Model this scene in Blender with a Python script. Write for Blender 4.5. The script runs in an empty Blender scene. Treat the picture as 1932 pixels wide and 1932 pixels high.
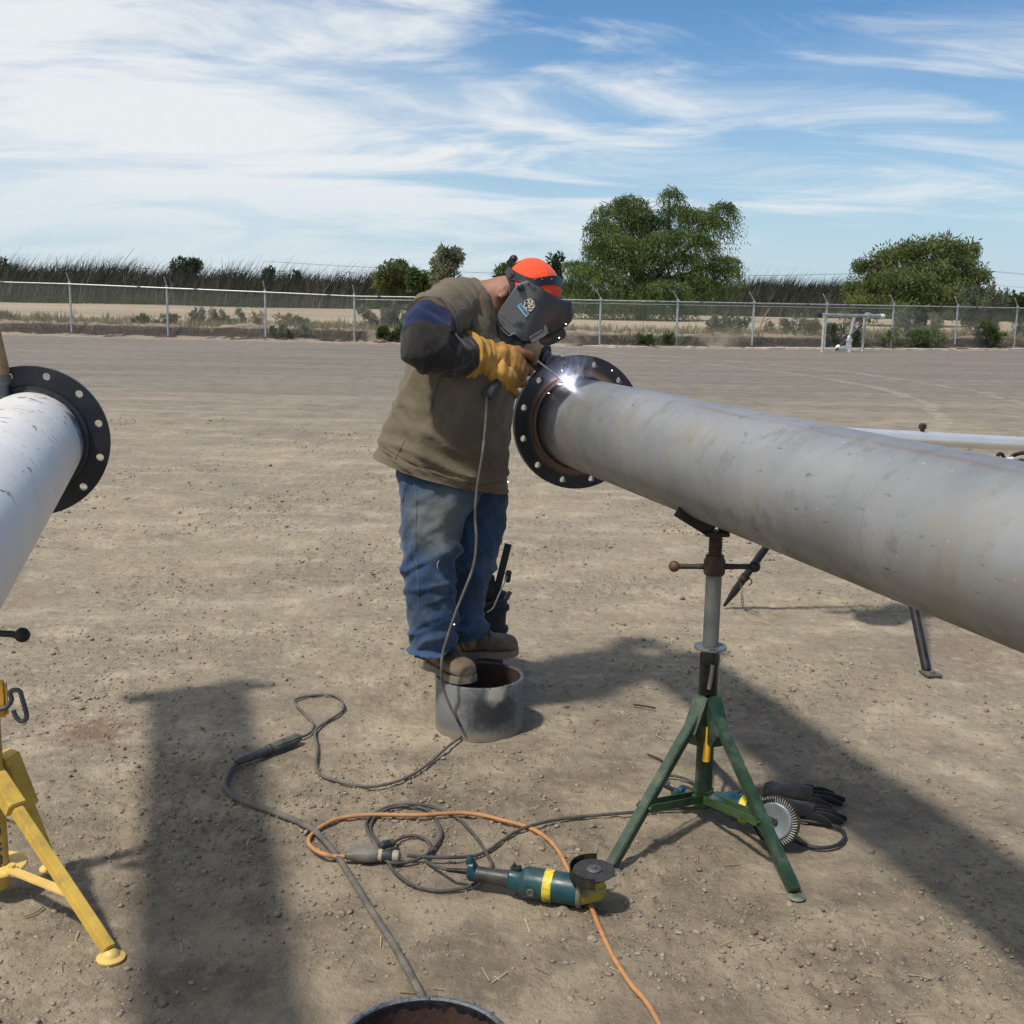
import bpy, bmesh, math, random
import numpy as np
from mathutils import Vector, Matrix, noise, Euler

random.seed(7); rng = np.random.default_rng(7)
scene = bpy.context.scene
C = scene.collection
R = math.radians

# ------------------------------------------------------------------ camera
CAM_H = 1.62
FOCAL = 2230.0 / 1932.0            # focal length over picture width
PITCH = math.atan(410 / 2230.0)
ROLL = R(1.1)
cam = bpy.data.cameras.new('camera'); cam_o = bpy.data.objects.new('camera', cam); C.objects.link(cam_o)
cam.sensor_fit = 'HORIZONTAL'; cam.sensor_width = 36.0; cam.lens = 36.0 * FOCAL
cam.clip_start = 0.05; cam.clip_end = 20000
_f = Vector((0, math.cos(PITCH), -math.sin(PITCH))); _r = Vector((1, 0, 0)); _u = _r.cross(_f)
RV = math.cos(ROLL) * _r + math.sin(ROLL) * _u
UV = -math.sin(ROLL) * _r + math.cos(ROLL) * _u
m = Matrix((RV, UV, -_f)).transposed().to_4x4(); m.translation = (0, 0, CAM_H)
cam_o.matrix_world = m
scene.camera = cam_o

# ------------------------------------------------------------------ sun and sky
SHX, SHY = 0.425, 0.405              # shadow shift per metre of height
SUN_EL = math.atan(1 / math.hypot(SHX, SHY))
sun_dir = Vector((-SHX, -SHY, 1)).normalized()       # towards the sun
sl = bpy.data.lights.new('sun', 'SUN'); so = bpy.data.objects.new('sun', sl); C.objects.link(so)
sl.energy = 3.65; sl.angle = R(4.0); sl.color = (1.0, 0.95, 0.87)
so.rotation_euler = (-sun_dir).to_track_quat('-Z', 'Y').to_euler(); so.location = (-4, -6, 12)

world = bpy.data.worlds.new('World'); scene.world = world; world.use_nodes = True
world.cycles.sampling_method = 'MANUAL'; world.cycles.sample_map_resolution = 256
wn = world.node_tree; wn.nodes.clear(); WL = wn.links.new
def wnode(t, **k):
    n = wn.nodes.new(t)
    for a, b in k.items(): setattr(n, a, b)
    return n
def wmath(op, a, b=None, clamp=False):
    n = wnode('ShaderNodeMath', operation=op, use_clamp=clamp)
    for i, v in enumerate((a, b)):
        if v is None: continue
        if isinstance(v, (int, float)): n.inputs[i].default_value = v
        else: WL(v, n.inputs[i])
    return n.outputs[0]
sky = wnode('ShaderNodeTexSky', sky_type='NISHITA'); sky.sun_disc = False
sky.sun_elevation = SUN_EL; sky.sun_rotation = math.atan2(sun_dir.x, sun_dir.y)
sky.altitude = 200; sky.air_density = 1.0; sky.dust_density = 0.15; sky.ozone_density = 5.0
tc = wnode('ShaderNodeTexCoord'); sep = wnode('ShaderNodeSeparateXYZ'); WL(tc.outputs['Generated'], sep.inputs[0])
zc = wmath('MAXIMUM', sep.outputs[2], 0.0)
den = wmath('ADD', zc, 0.22)
ux = wmath('DIVIDE', sep.outputs[0], den); uy = wmath('DIVIDE', sep.outputs[1], den)
comb = wnode('ShaderNodeCombineXYZ'); WL(ux, comb.inputs[0]); WL(uy, comb.inputs[1])
CLOUD = 8.0
def wnoise(scale, detail, rough, dist, loc, sc, rot=0):
    mp = wnode('ShaderNodeMapping'); mp.inputs['Location'].default_value = loc; mp.inputs['Scale'].default_value = sc
    mp.inputs['Rotation'].default_value = (0, 0, rot)
    WL(comb.outputs[0], mp.inputs[0])
    n = wnode('ShaderNodeTexNoise'); n.inputs['Scale'].default_value = scale; n.inputs['Detail'].default_value = detail
    n.inputs['Roughness'].default_value = rough; n.inputs['Distortion'].default_value = dist
    WL(mp.outputs[0], n.inputs['Vector']); return n.outputs[0]
def wramp(v, a, b):
    n = wnode('ShaderNodeMapRange'); n.interpolation_type = 'SMOOTHSTEP'
    n.inputs['From Min'].default_value = a; n.inputs['From Max'].default_value = b
    WL(v, n.inputs['Value']); return n.outputs[0]
big = wnoise(0.42, 1, 0.5, 0.4, (4.36, 0.4, 0), (1, 1, 1))
wisp = wnoise(2.6, 5, 0.60, 0.7, (2.01, 22.79, 0), (0.55, 1.2, 1), R(-20))
veil = wnoise(1.1, 2, 0.5, 0.5, (23.26, 2.1, 0), (0.6, 1.2, 1), R(-20))
left = wramp(ux, 0.75, -0.95)                       # the cloud bank thickens towards the left
cover = wmath('ADD', wmath('MULTIPLY', left, 0.19), wmath('MULTIPLY', big, 0.30))
dens = wmath('ADD', wmath('MULTIPLY', wisp, 0.75), cover)
m1 = wmath('MULTIPLY', wramp(dens, 0.53, 0.745), 0.98)
m2 = wmath('MULTIPLY', wramp(wmath('ADD', veil, wmath('MULTIPLY', left, 0.25)), 0.48, 0.95), 0.55)
haze = wmath('MULTIPLY', wramp(zc, 0.235, -0.02), 0.80)
hzm = wnode('ShaderNodeMix', data_type='RGBA'); WL(haze, hzm.inputs['Factor'])
low = wramp(zc, 0.0, 0.11); low = wmath('ADD', wmath('MULTIPLY', low, 0.55), 0.45)      # clouds thin out into the haze
mask = wmath('MULTIPLY', low, wmath('SUBTRACT', 1.0, wmath('MULTIPLY', wmath('SUBTRACT', 1.0, m1), wmath('SUBTRACT', 1.0, m2))), True)
mix = wnode('ShaderNodeMix', data_type='RGBA'); WL(mask, mix.inputs['Factor'])
hs = wnode('ShaderNodeHueSaturation'); hs.inputs['Saturation'].default_value = 1.18; WL(sky.outputs[0], hs.inputs['Color']); WL(hs.outputs[0], hzm.inputs['A']); hzm.inputs['B'].default_value = (0.52 * CLOUD, 0.71 * CLOUD, 0.88 * CLOUD, 1); WL(hzm.outputs['Result'], mix.inputs['A']); mix.inputs['B'].default_value = (0.93 * CLOUD, 0.97 * CLOUD, 1.0 * CLOUD, 1)
bg = wnode('ShaderNodeBackground'); bg.inputs['Strength'].default_value = 0.110
WL(mix.outputs['Result'], bg.inputs['Color'])
wo = wnode('ShaderNodeOutputWorld'); WL(bg.outputs[0], wo.inputs['Surface'])

scene.view_settings.view_transform = 'Standard'; scene.view_settings.look = 'None'
scene.view_settings.exposure = 0.0; scene.view_settings.gamma = 1.0; scene.view_settings.use_curve_mapping = False
scene.render.engine = 'CYCLES'; scene.cycles.use_denoising = True
scene.cycles.use_adaptive_sampling = True; scene.cycles.adaptive_threshold = .02
scene.cycles.max_bounces = 5; scene.cycles.diffuse_bounces = 2; scene.cycles.glossy_bounces = 3; scene.cycles.volume_bounces = 1; scene.cycles.transparent_max_bounces = 12

# ------------------------------------------------------------------ helpers
def ray(x, y):
    return _f + RV * ((x - 966) / 2230.0) + UV * ((966 - y) / 2230.0)
def at(x, y, Y):                    # the point seen at (x, y) at distance Y from the camera wall
    d = ray(x, y); return Vector((0, 0, CAM_H)) + d * (Y / d.y)
def gr(x, y, z=0.0):                # the point seen at (x, y) at height z
    d = ray(x, y); return Vector((0, 0, CAM_H)) + d * ((z - CAM_H) / d.z)
def n3(v, s=1.0, o=0.0):
    return noise.noise(Vector((v[0] * s + o, v[1] * s + o * 1.7, v[2] * s - o)))

class MB:
    """collects shapes; build() links them as one mesh object"""
    def __init__(s): s.v = []; s.f = []; s.mi = []; s.cur = 0
    def add(s, v, f):
        o = len(s.v); s.v.extend([tuple(p) for p in v]); s.f.extend([tuple(i + o for i in q) for q in f]); s.mi.extend([s.cur] * len(f)); return s
    def build(s, name, mats, parent=None, smooth=True, angle=40):
        me = bpy.data.meshes.new(name); me.from_pydata(s.v, [], s.f); me.validate()
        o = bpy.data.objects.new(name, me); C.objects.link(o)
        for mt in (mats if isinstance(mats, (list, tuple)) else [mats]): me.materials.append(mt)
        if any(s.mi) and len(me.polygons) == len(s.mi): me.polygons.foreach_set('material_index', s.mi)
        if smooth:
            me.polygons.foreach_set('use_smooth', [True] * len(me.polygons))
            try: me.set_sharp_from_angle(angle=R(angle))
            except Exception: pass
        me.update()
        if parent is not None: adopt(o, parent)
        return o
    def tube(s, path, rad, n=12, caps=True, fold=None):
        v, f = tube(path, rad, n, caps, fold); return s.add(v, f)
    def cyl(s, a, b, r, r2=None, n=20):
        return s.tube([Vector(a), Vector(b)], [r, r if r2 is None else r2], n)
    def box(s, c, sx, sy, sz, ax=None, ay=None, az=None, bev=0.0):
        v, f = box(c, sx, sy, sz, ax, ay, az, bev); return s.add(v, f)
    def ball(s, c, r, n=14, m=9, ax=(1, 0, 0), ay=(0, 1, 0), az=(0, 0, 1)):
        v, f = ball(c, r, n, m, ax, ay, az); return s.add(v, f)
    def lathe(s, prof, o, d, n=32, close=False):
        v, f = lathe(prof, o, d, n, close); return s.add(v, f)
def adopt(o, p):
    o.parent = p; o.matrix_parent_inverse = p.matrix_basis.inverted()
def frame(d):
    d = Vector(d).normalized(); a = d.cross(Vector((0, 0, 1)))
    if a.length < 1e-4: a = Vector((1, 0, 0))
    a.normalize(); return d, a, a.cross(d)
def tube(path, rad, n=12, caps=True, fold=None):
    P = [Vector(p) for p in path]; k = len(P)
    if not isinstance(rad, (list, tuple)): rad = [rad] * k
    T = [(P[min(i + 1, k - 1)] - P[max(i - 1, 0)]).normalized() for i in range(k)]
    _, a, b = frame(T[0]); v = []; f = []
    for i in range(k):
        a = (a - T[i] * a.dot(T[i]))
        if a.length < 1e-6: a = frame(T[i])[1]
        a.normalize(); b = T[i].cross(a)
        for j in range(n):
            t = 2 * math.pi * j / n; dirv = a * math.cos(t) + b * math.sin(t); rr = rad[i]
            if fold: rr += fold(i / (k - 1), t, P[i] + dirv * rr)
            v.append(P[i] + dirv * rr)
    for i in range(k - 1):
        for j in range(n):
            f.append((i * n + j, i * n + (j + 1) % n, (i + 1) * n + (j + 1) % n, (i + 1) * n + j))
    if caps: f.append(tuple(reversed(range(n)))); f.append(tuple((k - 1) * n + j for j in range(n)))
    return v, f
def box(c, sx, sy, sz, ax=None, ay=None, az=None, bev=0.0):
    ax = Vector(ax or (1, 0, 0)).normalized(); ay = Vector(ay or (0, 1, 0)).normalized(); az = Vector(az or (0, 0, 1)).normalized()
    bm = bmesh.new(); bmesh.ops.create_cube(bm, size=1.0)
    for q in bm.verts: q.co = Vector((q.co.x * sx, q.co.y * sy, q.co.z * sz))
    if bev: bmesh.ops.bevel(bm, geom=bm.edges[:], offset=bev, segments=2, affect='EDGES')
    bm.verts.index_update(); v = [Vector(c) + ax * q.co.x + ay * q.co.y + az * q.co.z for q in bm.verts]
    f = [tuple(q.index for q in p.verts) for p in bm.faces]; bm.free(); return v, f
def bar(a, b, w, h, up=(0, 0, 1), bev=0.002):
    a = Vector(a); b = Vector(b); x = (b - a).normalized(); y = Vector(up).cross(x).normalized(); z = x.cross(y)
    return box((a + b) / 2, (b - a).length, w, h, x, y, z, bev)
def ball(c, r, n=14, mm=9, ax=(1, 0, 0), ay=(0, 1, 0), az=(0, 0, 1)):
    if not isinstance(r, (list, tuple)): r = (r, r, r)
    ax, ay, az = Vector(ax), Vector(ay), Vector(az); c = Vector(c); v = []; f = []
    for i in range(mm + 1):
        p = math.pi * i / mm
        for j in range(n):
            t = 2 * math.pi * j / n
            v.append(c + ax * (r[0] * math.sin(p) * math.cos(t)) + ay * (r[1] * math.sin(p) * math.sin(t)) + az * (r[2] * math.cos(p)))
    for i in range(mm):
        for j in range(n):
            f.append((i * n + j, (i + 1) * n + j, (i + 1) * n + (j + 1) % n, i * n + (j + 1) % n))
    return v, f
def lathe(prof, o, d, n=32, close=False):
    d, a, b = frame(d); o = Vector(o); v = []; f = []; k = len(prof)
    for (r, h) in prof:
        for j in range(n):
            t = 2 * math.pi * j / n; v.append(o + d * h + (a * math.cos(t) + b * math.sin(t)) * r)
    for i in range(k if close else k - 1):
        i2 = (i + 1) % k
        for j in range(n):
            f.append((i * n + j, i * n + (j + 1) % n, i2 * n + (j + 1) % n, i2 * n + j))
    return v, f
def spline(pts, per=8, closed=False):
    P = [Vector(p) for p in pts]; out = []; k = len(P)
    for i in range(k - 1):
        p0, p1, p2, p3 = P[max(i - 1, 0)], P[i], P[i + 1], P[min(i + 2, k - 1)]
        for j in range(per):
            t = j / per; t2 = t * t; t3 = t2 * t
            out.append(0.5 * ((2 * p1) + (p2 - p0) * t + (2 * p0 - 5 * p1 + 4 * p2 - p3) * t2 + (3 * p1 - p0 - 3 * p2 + p3) * t3))
    out.append(P[-1]); return out
def lerp_list(L, n):
    """Catmull-Rom resample of a list of equal-length number tuples"""
    L = [np.array(x, float) for x in L]; out = []; k = len(L)
    for s in range(n):
        u = s / (n - 1) * (k - 1); i = min(int(u), k - 2); t = u - i
        p0, p1, p2, p3 = L[max(i - 1, 0)], L[i], L[i + 1], L[min(i + 2, k - 1)]
        out.append(0.5 * (2 * p1 + (p2 - p0) * t + (2 * p0 - 5 * p1 + 4 * p2 - p3) * t * t + (3 * p1 - p0 - 3 * p2 + p3) * t ** 3))
    return out
def thing(name, label, cat, loc, group=None):
    o = bpy.data.objects.new(name, None); C.objects.link(o); o.location = Vector(loc); o.empty_display_size = 0.1
    tag(o, label, cat, group); return o
def tag(o, label=None, cat=None, group=None, kind=None):
    if label: o['label'] = label
    if cat: o['category'] = cat
    if group: o['group'] = group
    if kind: o['kind'] = kind
    return o
def big_mesh(name, V, F, mat, parent=None, smooth=False):
    """mesh from numpy arrays; F is (n,3) or (n,4)"""
    V = np.asarray(V, np.float32); F = np.asarray(F, np.int32); k = F.shape[1]
    me = bpy.data.meshes.new(name); me.vertices.add(len(V)); me.vertices.foreach_set('co', V.ravel())
    me.loops.add(F.size); me.loops.foreach_set('vertex_index', F.ravel())
    me.polygons.add(len(F)); me.polygons.foreach_set('loop_start', np.arange(0, F.size, k, dtype=np.int32))
    me.polygons.foreach_set('loop_total', np.full(len(F), k, np.int32))
    if smooth: me.polygons.foreach_set('use_smooth', np.ones(len(F), bool))
    me.update(calc_edges=True); me.materials.append(mat)
    o = bpy.data.objects.new(name, me); C.objects.link(o)
    if parent is not None: adopt(o, parent)
    return o

# ------------------------------------------------------------------ material kit
class NT:
    def __init__(s, name):
        s.m = bpy.data.materials.new(name); s.m.use_nodes = True; s.t = s.m.node_tree; s.t.nodes.clear()
        s.out = s.n('ShaderNodeOutputMaterial'); s.p = s.n('ShaderNodeBsdfPrincipled'); s.l(s.p.outputs[0], s.out.inputs[0])
        s._pos = None
    def n(s, t, **k):
        q = s.t.nodes.new(t)
        for a, b in k.items(): setattr(q, a, b)
        return q
    def l(s, a, b): s.t.links.new(a, b)
    def put(s, sock, v):
        if isinstance(v, (int, float)): sock.default_value = v
        elif isinstance(v, (tuple, list)): sock.default_value = tuple(v) + ((1,) if len(v) == 3 and len(sock.default_value) == 4 else ())
        else: s.l(v, sock)
    def pos(s):
        if s._pos is None: s._pos = s.n('ShaderNodeNewGeometry').outputs['Position']
        return s._pos
    def map(s, sc=(1, 1, 1), rot=(0, 0, 0), loc=(0, 0, 0), vec=None):
        q = s.n('ShaderNodeMapping'); q.inputs['Scale'].default_value = sc; q.inputs['Rotation'].default_value = rot; q.inputs['Location'].default_value = loc
        s.l(vec or s.pos(), q.inputs[0]); return q.outputs[0]
    def noise(s, scale, detail=4, rough=.55, dist=0, vec=None):
        q = s.n('ShaderNodeTexNoise'); q.inputs['Scale'].default_value = scale; q.inputs['Detail'].default_value = detail
        q.inputs['Roughness'].default_value = rough; q.inputs['Distortion'].default_value = dist; s.l(vec or s.pos(), q.inputs['Vector']); return q.outputs[0]
    def vor(s, scale, feature='F1', vec=None, out='Distance'):
        q = s.n('ShaderNodeTexVoronoi', feature=feature); q.inputs['Scale'].default_value = scale; s.l(vec or s.pos(), q.inputs['Vector']); return q.outputs[out]
    def rng(s, v, a, b, lo=0, hi=1, smooth=True):
        q = s.n('ShaderNodeMapRange'); q.interpolation_type = 'SMOOTHSTEP' if smooth else 'LINEAR'
        for k, x in zip(('From Min', 'From Max', 'To Min', 'To Max'), (a, b, lo, hi)): q.inputs[k].default_value = x
        s.put(q.inputs['Value'], v); return q.outputs[0]
    def math(s, op, a, b=0.0, clamp=False):
        q = s.n('ShaderNodeMath', operation=op, use_clamp=clamp); s.put(q.inputs[0], a); s.put(q.inputs[1], b); return q.outputs[0]
    def mix(s, f, a, b, mode='MIX'):
        q = s.n('ShaderNodeMix', data_type='RGBA', blend_type=mode); s.put(q.inputs['Factor'], f); s.put(q.inputs['A'], a); s.put(q.inputs['B'], b); return q.outputs['Result']
    def dist(s, p):
        q = s.n('ShaderNodeVectorMath', operation='DISTANCE'); s.l(s.pos(), q.inputs[0]); q.inputs[1].default_value = p; return q.outputs['Value']
    def dot(s, d, o=(0, 0, 0)):
        q = s.n('ShaderNodeVectorMath', operation='SUBTRACT'); s.l(s.pos(), q.inputs[0]); q.inputs[1].default_value = o
        w = s.n('ShaderNodeVectorMath', operation='DOT_PRODUCT'); s.l(q.outputs[0], w.inputs[0]); w.inputs[1].default_value = d; return w.outputs['Value']
    def axis_dist(s, d, o):
        q = s.n('ShaderNodeVectorMath', operation='SUBTRACT'); s.l(s.pos(), q.inputs[0]); q.inputs[1].default_value = o
        w = s.n('ShaderNodeVectorMath', operation='CROSS_PRODUCT'); s.l(q.outputs[0], w.inputs[0]); w.inputs[1].default_value = d
        z = s.n('ShaderNodeVectorMath', operation='LENGTH'); s.l(w.outputs[0], z.inputs[0]); return z.outputs['Value']
    def island(s): return s.n('ShaderNodeNewGeometry').outputs['Random Per Island']
    def bump(s, h, strength=.4, distance=.01, prev=None):
        q = s.n('ShaderNodeBump'); q.inputs['Strength'].default_value = strength; q.inputs['Distance'].default_value = distance
        s.l(h, q.inputs['Height'])
        if prev is not None: s.l(prev, q.inputs['Normal'])
        return q.outputs[0]
    def done(s, col=None, rough=.6, metal=0.0, norm=None, spec=.5, emit=None, es=1.0, sss=None):
        if col is not None: s.put(s.p.inputs['Base Color'], col)
        s.put(s.p.inputs['Roughness'], rough); s.put(s.p.inputs['Metallic'], metal); s.put(s.p.inputs['Specular IOR Level'], spec)
        if norm is not None: s.l(norm, s.p.inputs['Normal'])
        if emit is not None: s.put(s.p.inputs['Emission Color'], emit); s.p.inputs['Emission Strength'].default_value = es
        return s.m
def plain(name, col, rough=.6, metal=0.0, var=.25, scale=14, bump=.15, bdist=.003, spec=.5, dirt=None, dscale=5, damt=.5):
    t = NT(name); a = t.noise(scale, 6, .6)
    c = t.mix(t.rng(a, .3, .7), [x * (1 - var) for x in col], [min(1, x * (1 + var)) for x in col])
    if dirt: c = t.mix(t.math('MULTIPLY', t.rng(t.noise(dscale, 8, .68), .48, .66), damt), c, dirt)
    return t.done(c, t.rng(a, .3, .7, max(rough - .1, .02), min(rough + .1, 1)), metal, t.bump(t.noise(scale * 6, 5, .6), bump, bdist), spec)
# ================================================================== the setting
def fence_y(x):                     # the fence line across the far side of the yard
    return 39.3 + 0.0125 * (x + 3) ** 2 * (0.45 if x < -3 else 0.85)

# ---- ground material
def ground_mat():
    t = NT('yard_dirt'); P = t.pos()
    n1 = t.noise(.6, 4, .6, .3); n2 = t.noise(3.2, 5, .62); n3_ = t.noise(19, 5, .66)
    streak = t.noise(1.1, 5, .62, .5, t.map((.16, 1.5, 1), (0, 0, R(3))))
    c = t.mix(t.rng(n1, .32, .68), (.322, .264, .184), (.255, .214, .158))
    c = t.mix(t.math('MULTIPLY', t.rng(n2, .50, .72), .8), c, (.455, .380, .272))
    c = t.mix(t.math('MULTIPLY', t.rng(n2, .48, .28), .6), c, (.185, .148, .112))
    c = t.mix(t.math('MULTIPLY', t.rng(streak, .52, .72), .5), c, (.47, .385, .292))
    c = t.mix(t.math('MULTIPLY', t.rng(n1, .57, .70), .5), c, (.235, .165, .112))          # damp brown patches
    c = t.mix(t.math('MULTIPLY', t.rng(n3_, .44, .32), .65), c, (.16, .13, .10))
    c = t.mix(t.math('MULTIPLY', t.rng(n3_, .58, .72), .55), c, (.55, .47, .37))
    # dark worked soil around the job, pale trampled patches to the right
    wk = t.math('ADD', t.dist((.15, 2.9, 0)), t.math('MULTIPLY', t.math('SUBTRACT', t.noise(1.6, 5, .65), .5), 2.4))
    c = t.mix(t.math('MULTIPLY', t.rng(wk, 2.3, .6), .80), c, t.mix(t.rng(n2, .35, .65), (.150, .120, .086), (.300, .240, .165)))
    c = t.mix(t.math('MULTIPLY', t.rng(n3_, .52, .62), .22), c, (.40, .33, .24))
    # crushed grey gravel further out
    sx = t.n('ShaderNodeSeparateXYZ'); t.l(P, sx.inputs[0])
    far = t.math('ADD', sx.outputs[1], t.math('MULTIPLY', t.math('SUBTRACT', n1, .5), 9.0))
    far = t.rng(far, 8.5, 24)
    g = t.mix(t.rng(streak, .30, .72), (.162, .142, .115), (.226, .198, .162))
    g = t.mix(t.math('MULTIPLY', t.rng(n3_, .52, .68), .5), g, (.275, .248, .212))
    g = t.mix(t.math('MULTIPLY', t.rng(n2, .53, .36), .5), g, (.118, .105, .089))
    c = t.mix(far, c, g)
    # faint tyre tracks curving across the yard
    for (cx_, cy_, r0_) in ((-9, 22, 16.2), (-9, 22, 17.9), (14, -3, 13.3), (14, -3, 15.0), (-2, 34, 25.6)):
        tr = t.rng(t.math('ABSOLUTE', t.math('SUBTRACT', t.math('ADD', t.dist((cx_, cy_, 0)), t.math('MULTIPLY', n1, .5)), r0_)), .16, .06)
        c = t.mix(t.math('MULTIPLY', t.math('MULTIPLY', tr, t.rng(n2, .38, .60)), .38), c, (.43, .365, .275) if cy_ != -3 else (.165, .135, .105))
    # rust coloured spill
    d = t.math('ADD', t.dist((-1.545, 4.167, 0)), t.math('MULTIPLY', t.math('SUBTRACT', n3_, .5), .35))
    c = t.mix(t.math('MULTIPLY', t.rng(d, .20, .03), .65), c, (.15, .075, .045))
    bn = t.noise(15, 6, .70)
    h = t.math('MULTIPLY', bn, t.math('SUBTRACT', 1.0, t.math('MULTIPLY', far, .8)))
    nb = t.bump(h, .9, .030)
    return t.done(c, .9, 0, nb, .25)
M_ground = ground_mat()

def axis_pts(lo, hi, dense_lo, dense_hi, step, growth):
    a = list(np.arange(dense_lo, dense_hi + 1e-6, step)); s = step; x = dense_hi
    while x < hi: s *= growth; x += s; a.append(min(x, hi))
    s = step; x = dense_lo
    while x > lo: s *= growth; x -= s; a.insert(0, max(x, lo))
    return np.array(a)
gx = axis_pts(-3500, 3500, -2.5, 2.9, .0125, 1.045); gy = axis_pts(-600, 4200, 1.9, 6.2, .0125, 1.035)
GX, GY = np.meshgrid(gx, gy); H = np.zeros_like(GX)
def ground_h(x, y):
    w = max(0.0, 1 - max(0, y - 12) / 26.0)
    rough = max(0.0, noise.noise(Vector((x * 1.3, y * 1.3, 8))) + .35)               # clods gather in patches
    h = noise.noise(Vector((x * .9, y * .9, 3.3))) * .006 + noise.noise(Vector((x * 4.5, y * 4.5, .7))) * .006
    h += noise.noise(Vector((x * 11, y * 11, 9.1))) * .005
    c = noise.noise(Vector((x * 24, y * 24, 5.0))); h += max(0, c - .12) * .026 * rough
    c = noise.noise(Vector((x * 47, y * 47, 2.0))); h += max(0, c - .10) * .016 * (.35 + rough)
    return h * w - .007
near = (np.abs(GX) < 4 + GY * .3) & (GY > 1) & (GY < 40)
for i, j in zip(*np.nonzero(near)): H[i, j] = ground_h(GX[i, j], GY[i, j])
H[~near] = -.007
ny, nx = GX.shape; idx = np.arange(ny * nx).reshape(ny, nx)
quads = np.stack([idx[:-1, :-1], idx[:-1, 1:], idx[1:, 1:], idx[1:, :-1]], -1).reshape(-1, 4)
ground = big_mesh('ground', np.stack([GX, GY, H], -1).reshape(-1, 3), quads, M_ground, smooth=True)
tag(ground, 'tan and grey packed dirt yard strewn with gravel', kind='structure')

# ---- field beyond the fence
def field_mat():
    t = NT('dry_field')
    a = t.noise(.12, 6, .6, .5, t.map((.25, 1, 1))); b = t.noise(1.4, 6, .65, 0, t.map((.3, 1, 1)))
    c = t.mix(t.rng(a, .35, .65), (.335, .262, .180), (.420, .338, .240)); c = t.mix(t.math('MULTIPLY', t.rng(b, .55, .72), .6), c, (.23, .19, .13))
    c = t.mix(t.math('MULTIPLY', t.rng(t.noise(.3, 5, .6, .3, t.map((.2, 1, 1), loc=(3, 8, 0))), .56, .68), .5), c, (.24, .185, .13))
    return t.done(c, .95, 0, t.bump(b, .5, .06), .2)
M_field = field_mat()
fx = np.linspace(-400, 500, 181); fr_ = np.concatenate([np.linspace(0, 14, 24), np.geomspace(16, 3900, 40)])
V = []
for r_ in fr_:
    for x in fx:
        V.append((x, fence_y(max(-70, min(70, x))) + 1.9 + r_, .16 + .10 * noise.noise(Vector((x * .22, r_ * .5, 1))) * (r_ < 80) + .05))
k = len(fx); idx = np.arange(len(V)).reshape(len(fr_), k)
quads = np.stack([idx[:-1, :-1], idx[:-1, 1:], idx[1:, 1:], idx[1:, :-1]], -1).reshape(-1, 4)
field = big_mesh('field', V, quads, M_field, smooth=True); tag(field, 'flat dry tan field beyond the fence', kind='structure')

# ---- low dirt bank the fence stands in
def bank_mat():
    t = NT('bank_soil'); a = t.noise(1.1, 7, .65); b = t.noise(6, 6, .65)
    sz = t.n('ShaderNodeSeparateXYZ'); t.l(t.pos(), sz.inputs[0])
    hz = t.math('ADD', sz.outputs[2], t.math('MULTIPLY', t.math('SUBTRACT', a, .5), .22))
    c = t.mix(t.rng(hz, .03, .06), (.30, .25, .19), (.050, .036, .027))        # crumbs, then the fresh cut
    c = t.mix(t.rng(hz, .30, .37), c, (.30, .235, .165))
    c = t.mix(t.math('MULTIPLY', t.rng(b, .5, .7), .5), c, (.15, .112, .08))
    c = t.mix(t.math('MULTIPLY', t.rng(t.noise(.35, 4, .6), .56, .70), .7), c, (.33, .262, .19))
    return t.done(c, .95, 0, t.bump(b, .9, .08), .2)
prof = [(-1.9, -.03), (-1.3, .02), (-.75, .045), (-.30, .06), (-.20, .16), (-.12, .32), (.06, .40), (.5, .38), (1.0, .30), (1.8, .24), (2.8, .18), (3.6, .10)]
bx = np.arange(-70, 75, .16); V = []
for x in bx:
    for (dy, z) in prof:
        q = noise.noise(Vector((x * .5, dy, 2))) ; w = noise.noise(Vector((x * 2.1, dy * 2.1, 4)))
        V.append((x, fence_y(x) + dy + .45 + .35 * noise.noise(Vector((x * .35, 5, 1))) + .12 * w, z * (1 + .35 * q) + .05 * w + (0.09 * noise.noise(Vector((x * 5, dy * 5, 6))) if 0 < z else 0)))
k = len(prof); idx = np.arange(len(V)).reshape(len(bx), k)
quads = np.stack([idx[:-1, :-1], idx[1:, :-1], idx[1:, 1:], idx[:-1, 1:]], -1).reshape(-1, 4)
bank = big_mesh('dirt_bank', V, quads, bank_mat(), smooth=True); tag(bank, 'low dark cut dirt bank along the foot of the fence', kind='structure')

# ---- pale concrete edge on the right
M_conc = plain('pale_concrete', (.52, .47, .40), .9, var=.3, scale=3, bump=.4, bdist=.01, dirt=(.25, .2, .15), damt=.8)
mb = MB()
for (x0, x1) in [(-1.2, 1.9), (2.2, 4.3), (5.6, 6.6), (7.6, 12.6), (13.4, 17.2), (17.6, 30)]:
    xs = np.arange(x0, x1 + .01, .35); L = [(x, fence_y(x) - 1.15 + .06 * noise.noise(Vector((x, 3, 3)))) for x in xs]
    v = []; f = []
    for (x, y) in L: v += [(x, y, -.02), (x, y, .05), (x, y + .22, .055), (x, y + .22, -.02)]
    for i in range(len(L) - 1):
        for a_, b_ in ((0, 1), (1, 2), (2, 3)): f.append((i * 4 + a_, i * 4 + b_, i * 4 + 4 + b_, i * 4 + 4 + a_))
    f += [(0, 3, 2, 1), tuple(len(v) - 4 + q for q in (0, 1, 2, 3))]
    mb.add(v, f)
kerb = mb.build('concrete_edge', M_conc, smooth=False); tag(kerb, 'broken pale concrete edging at the far side of the yard', kind='structure')

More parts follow.
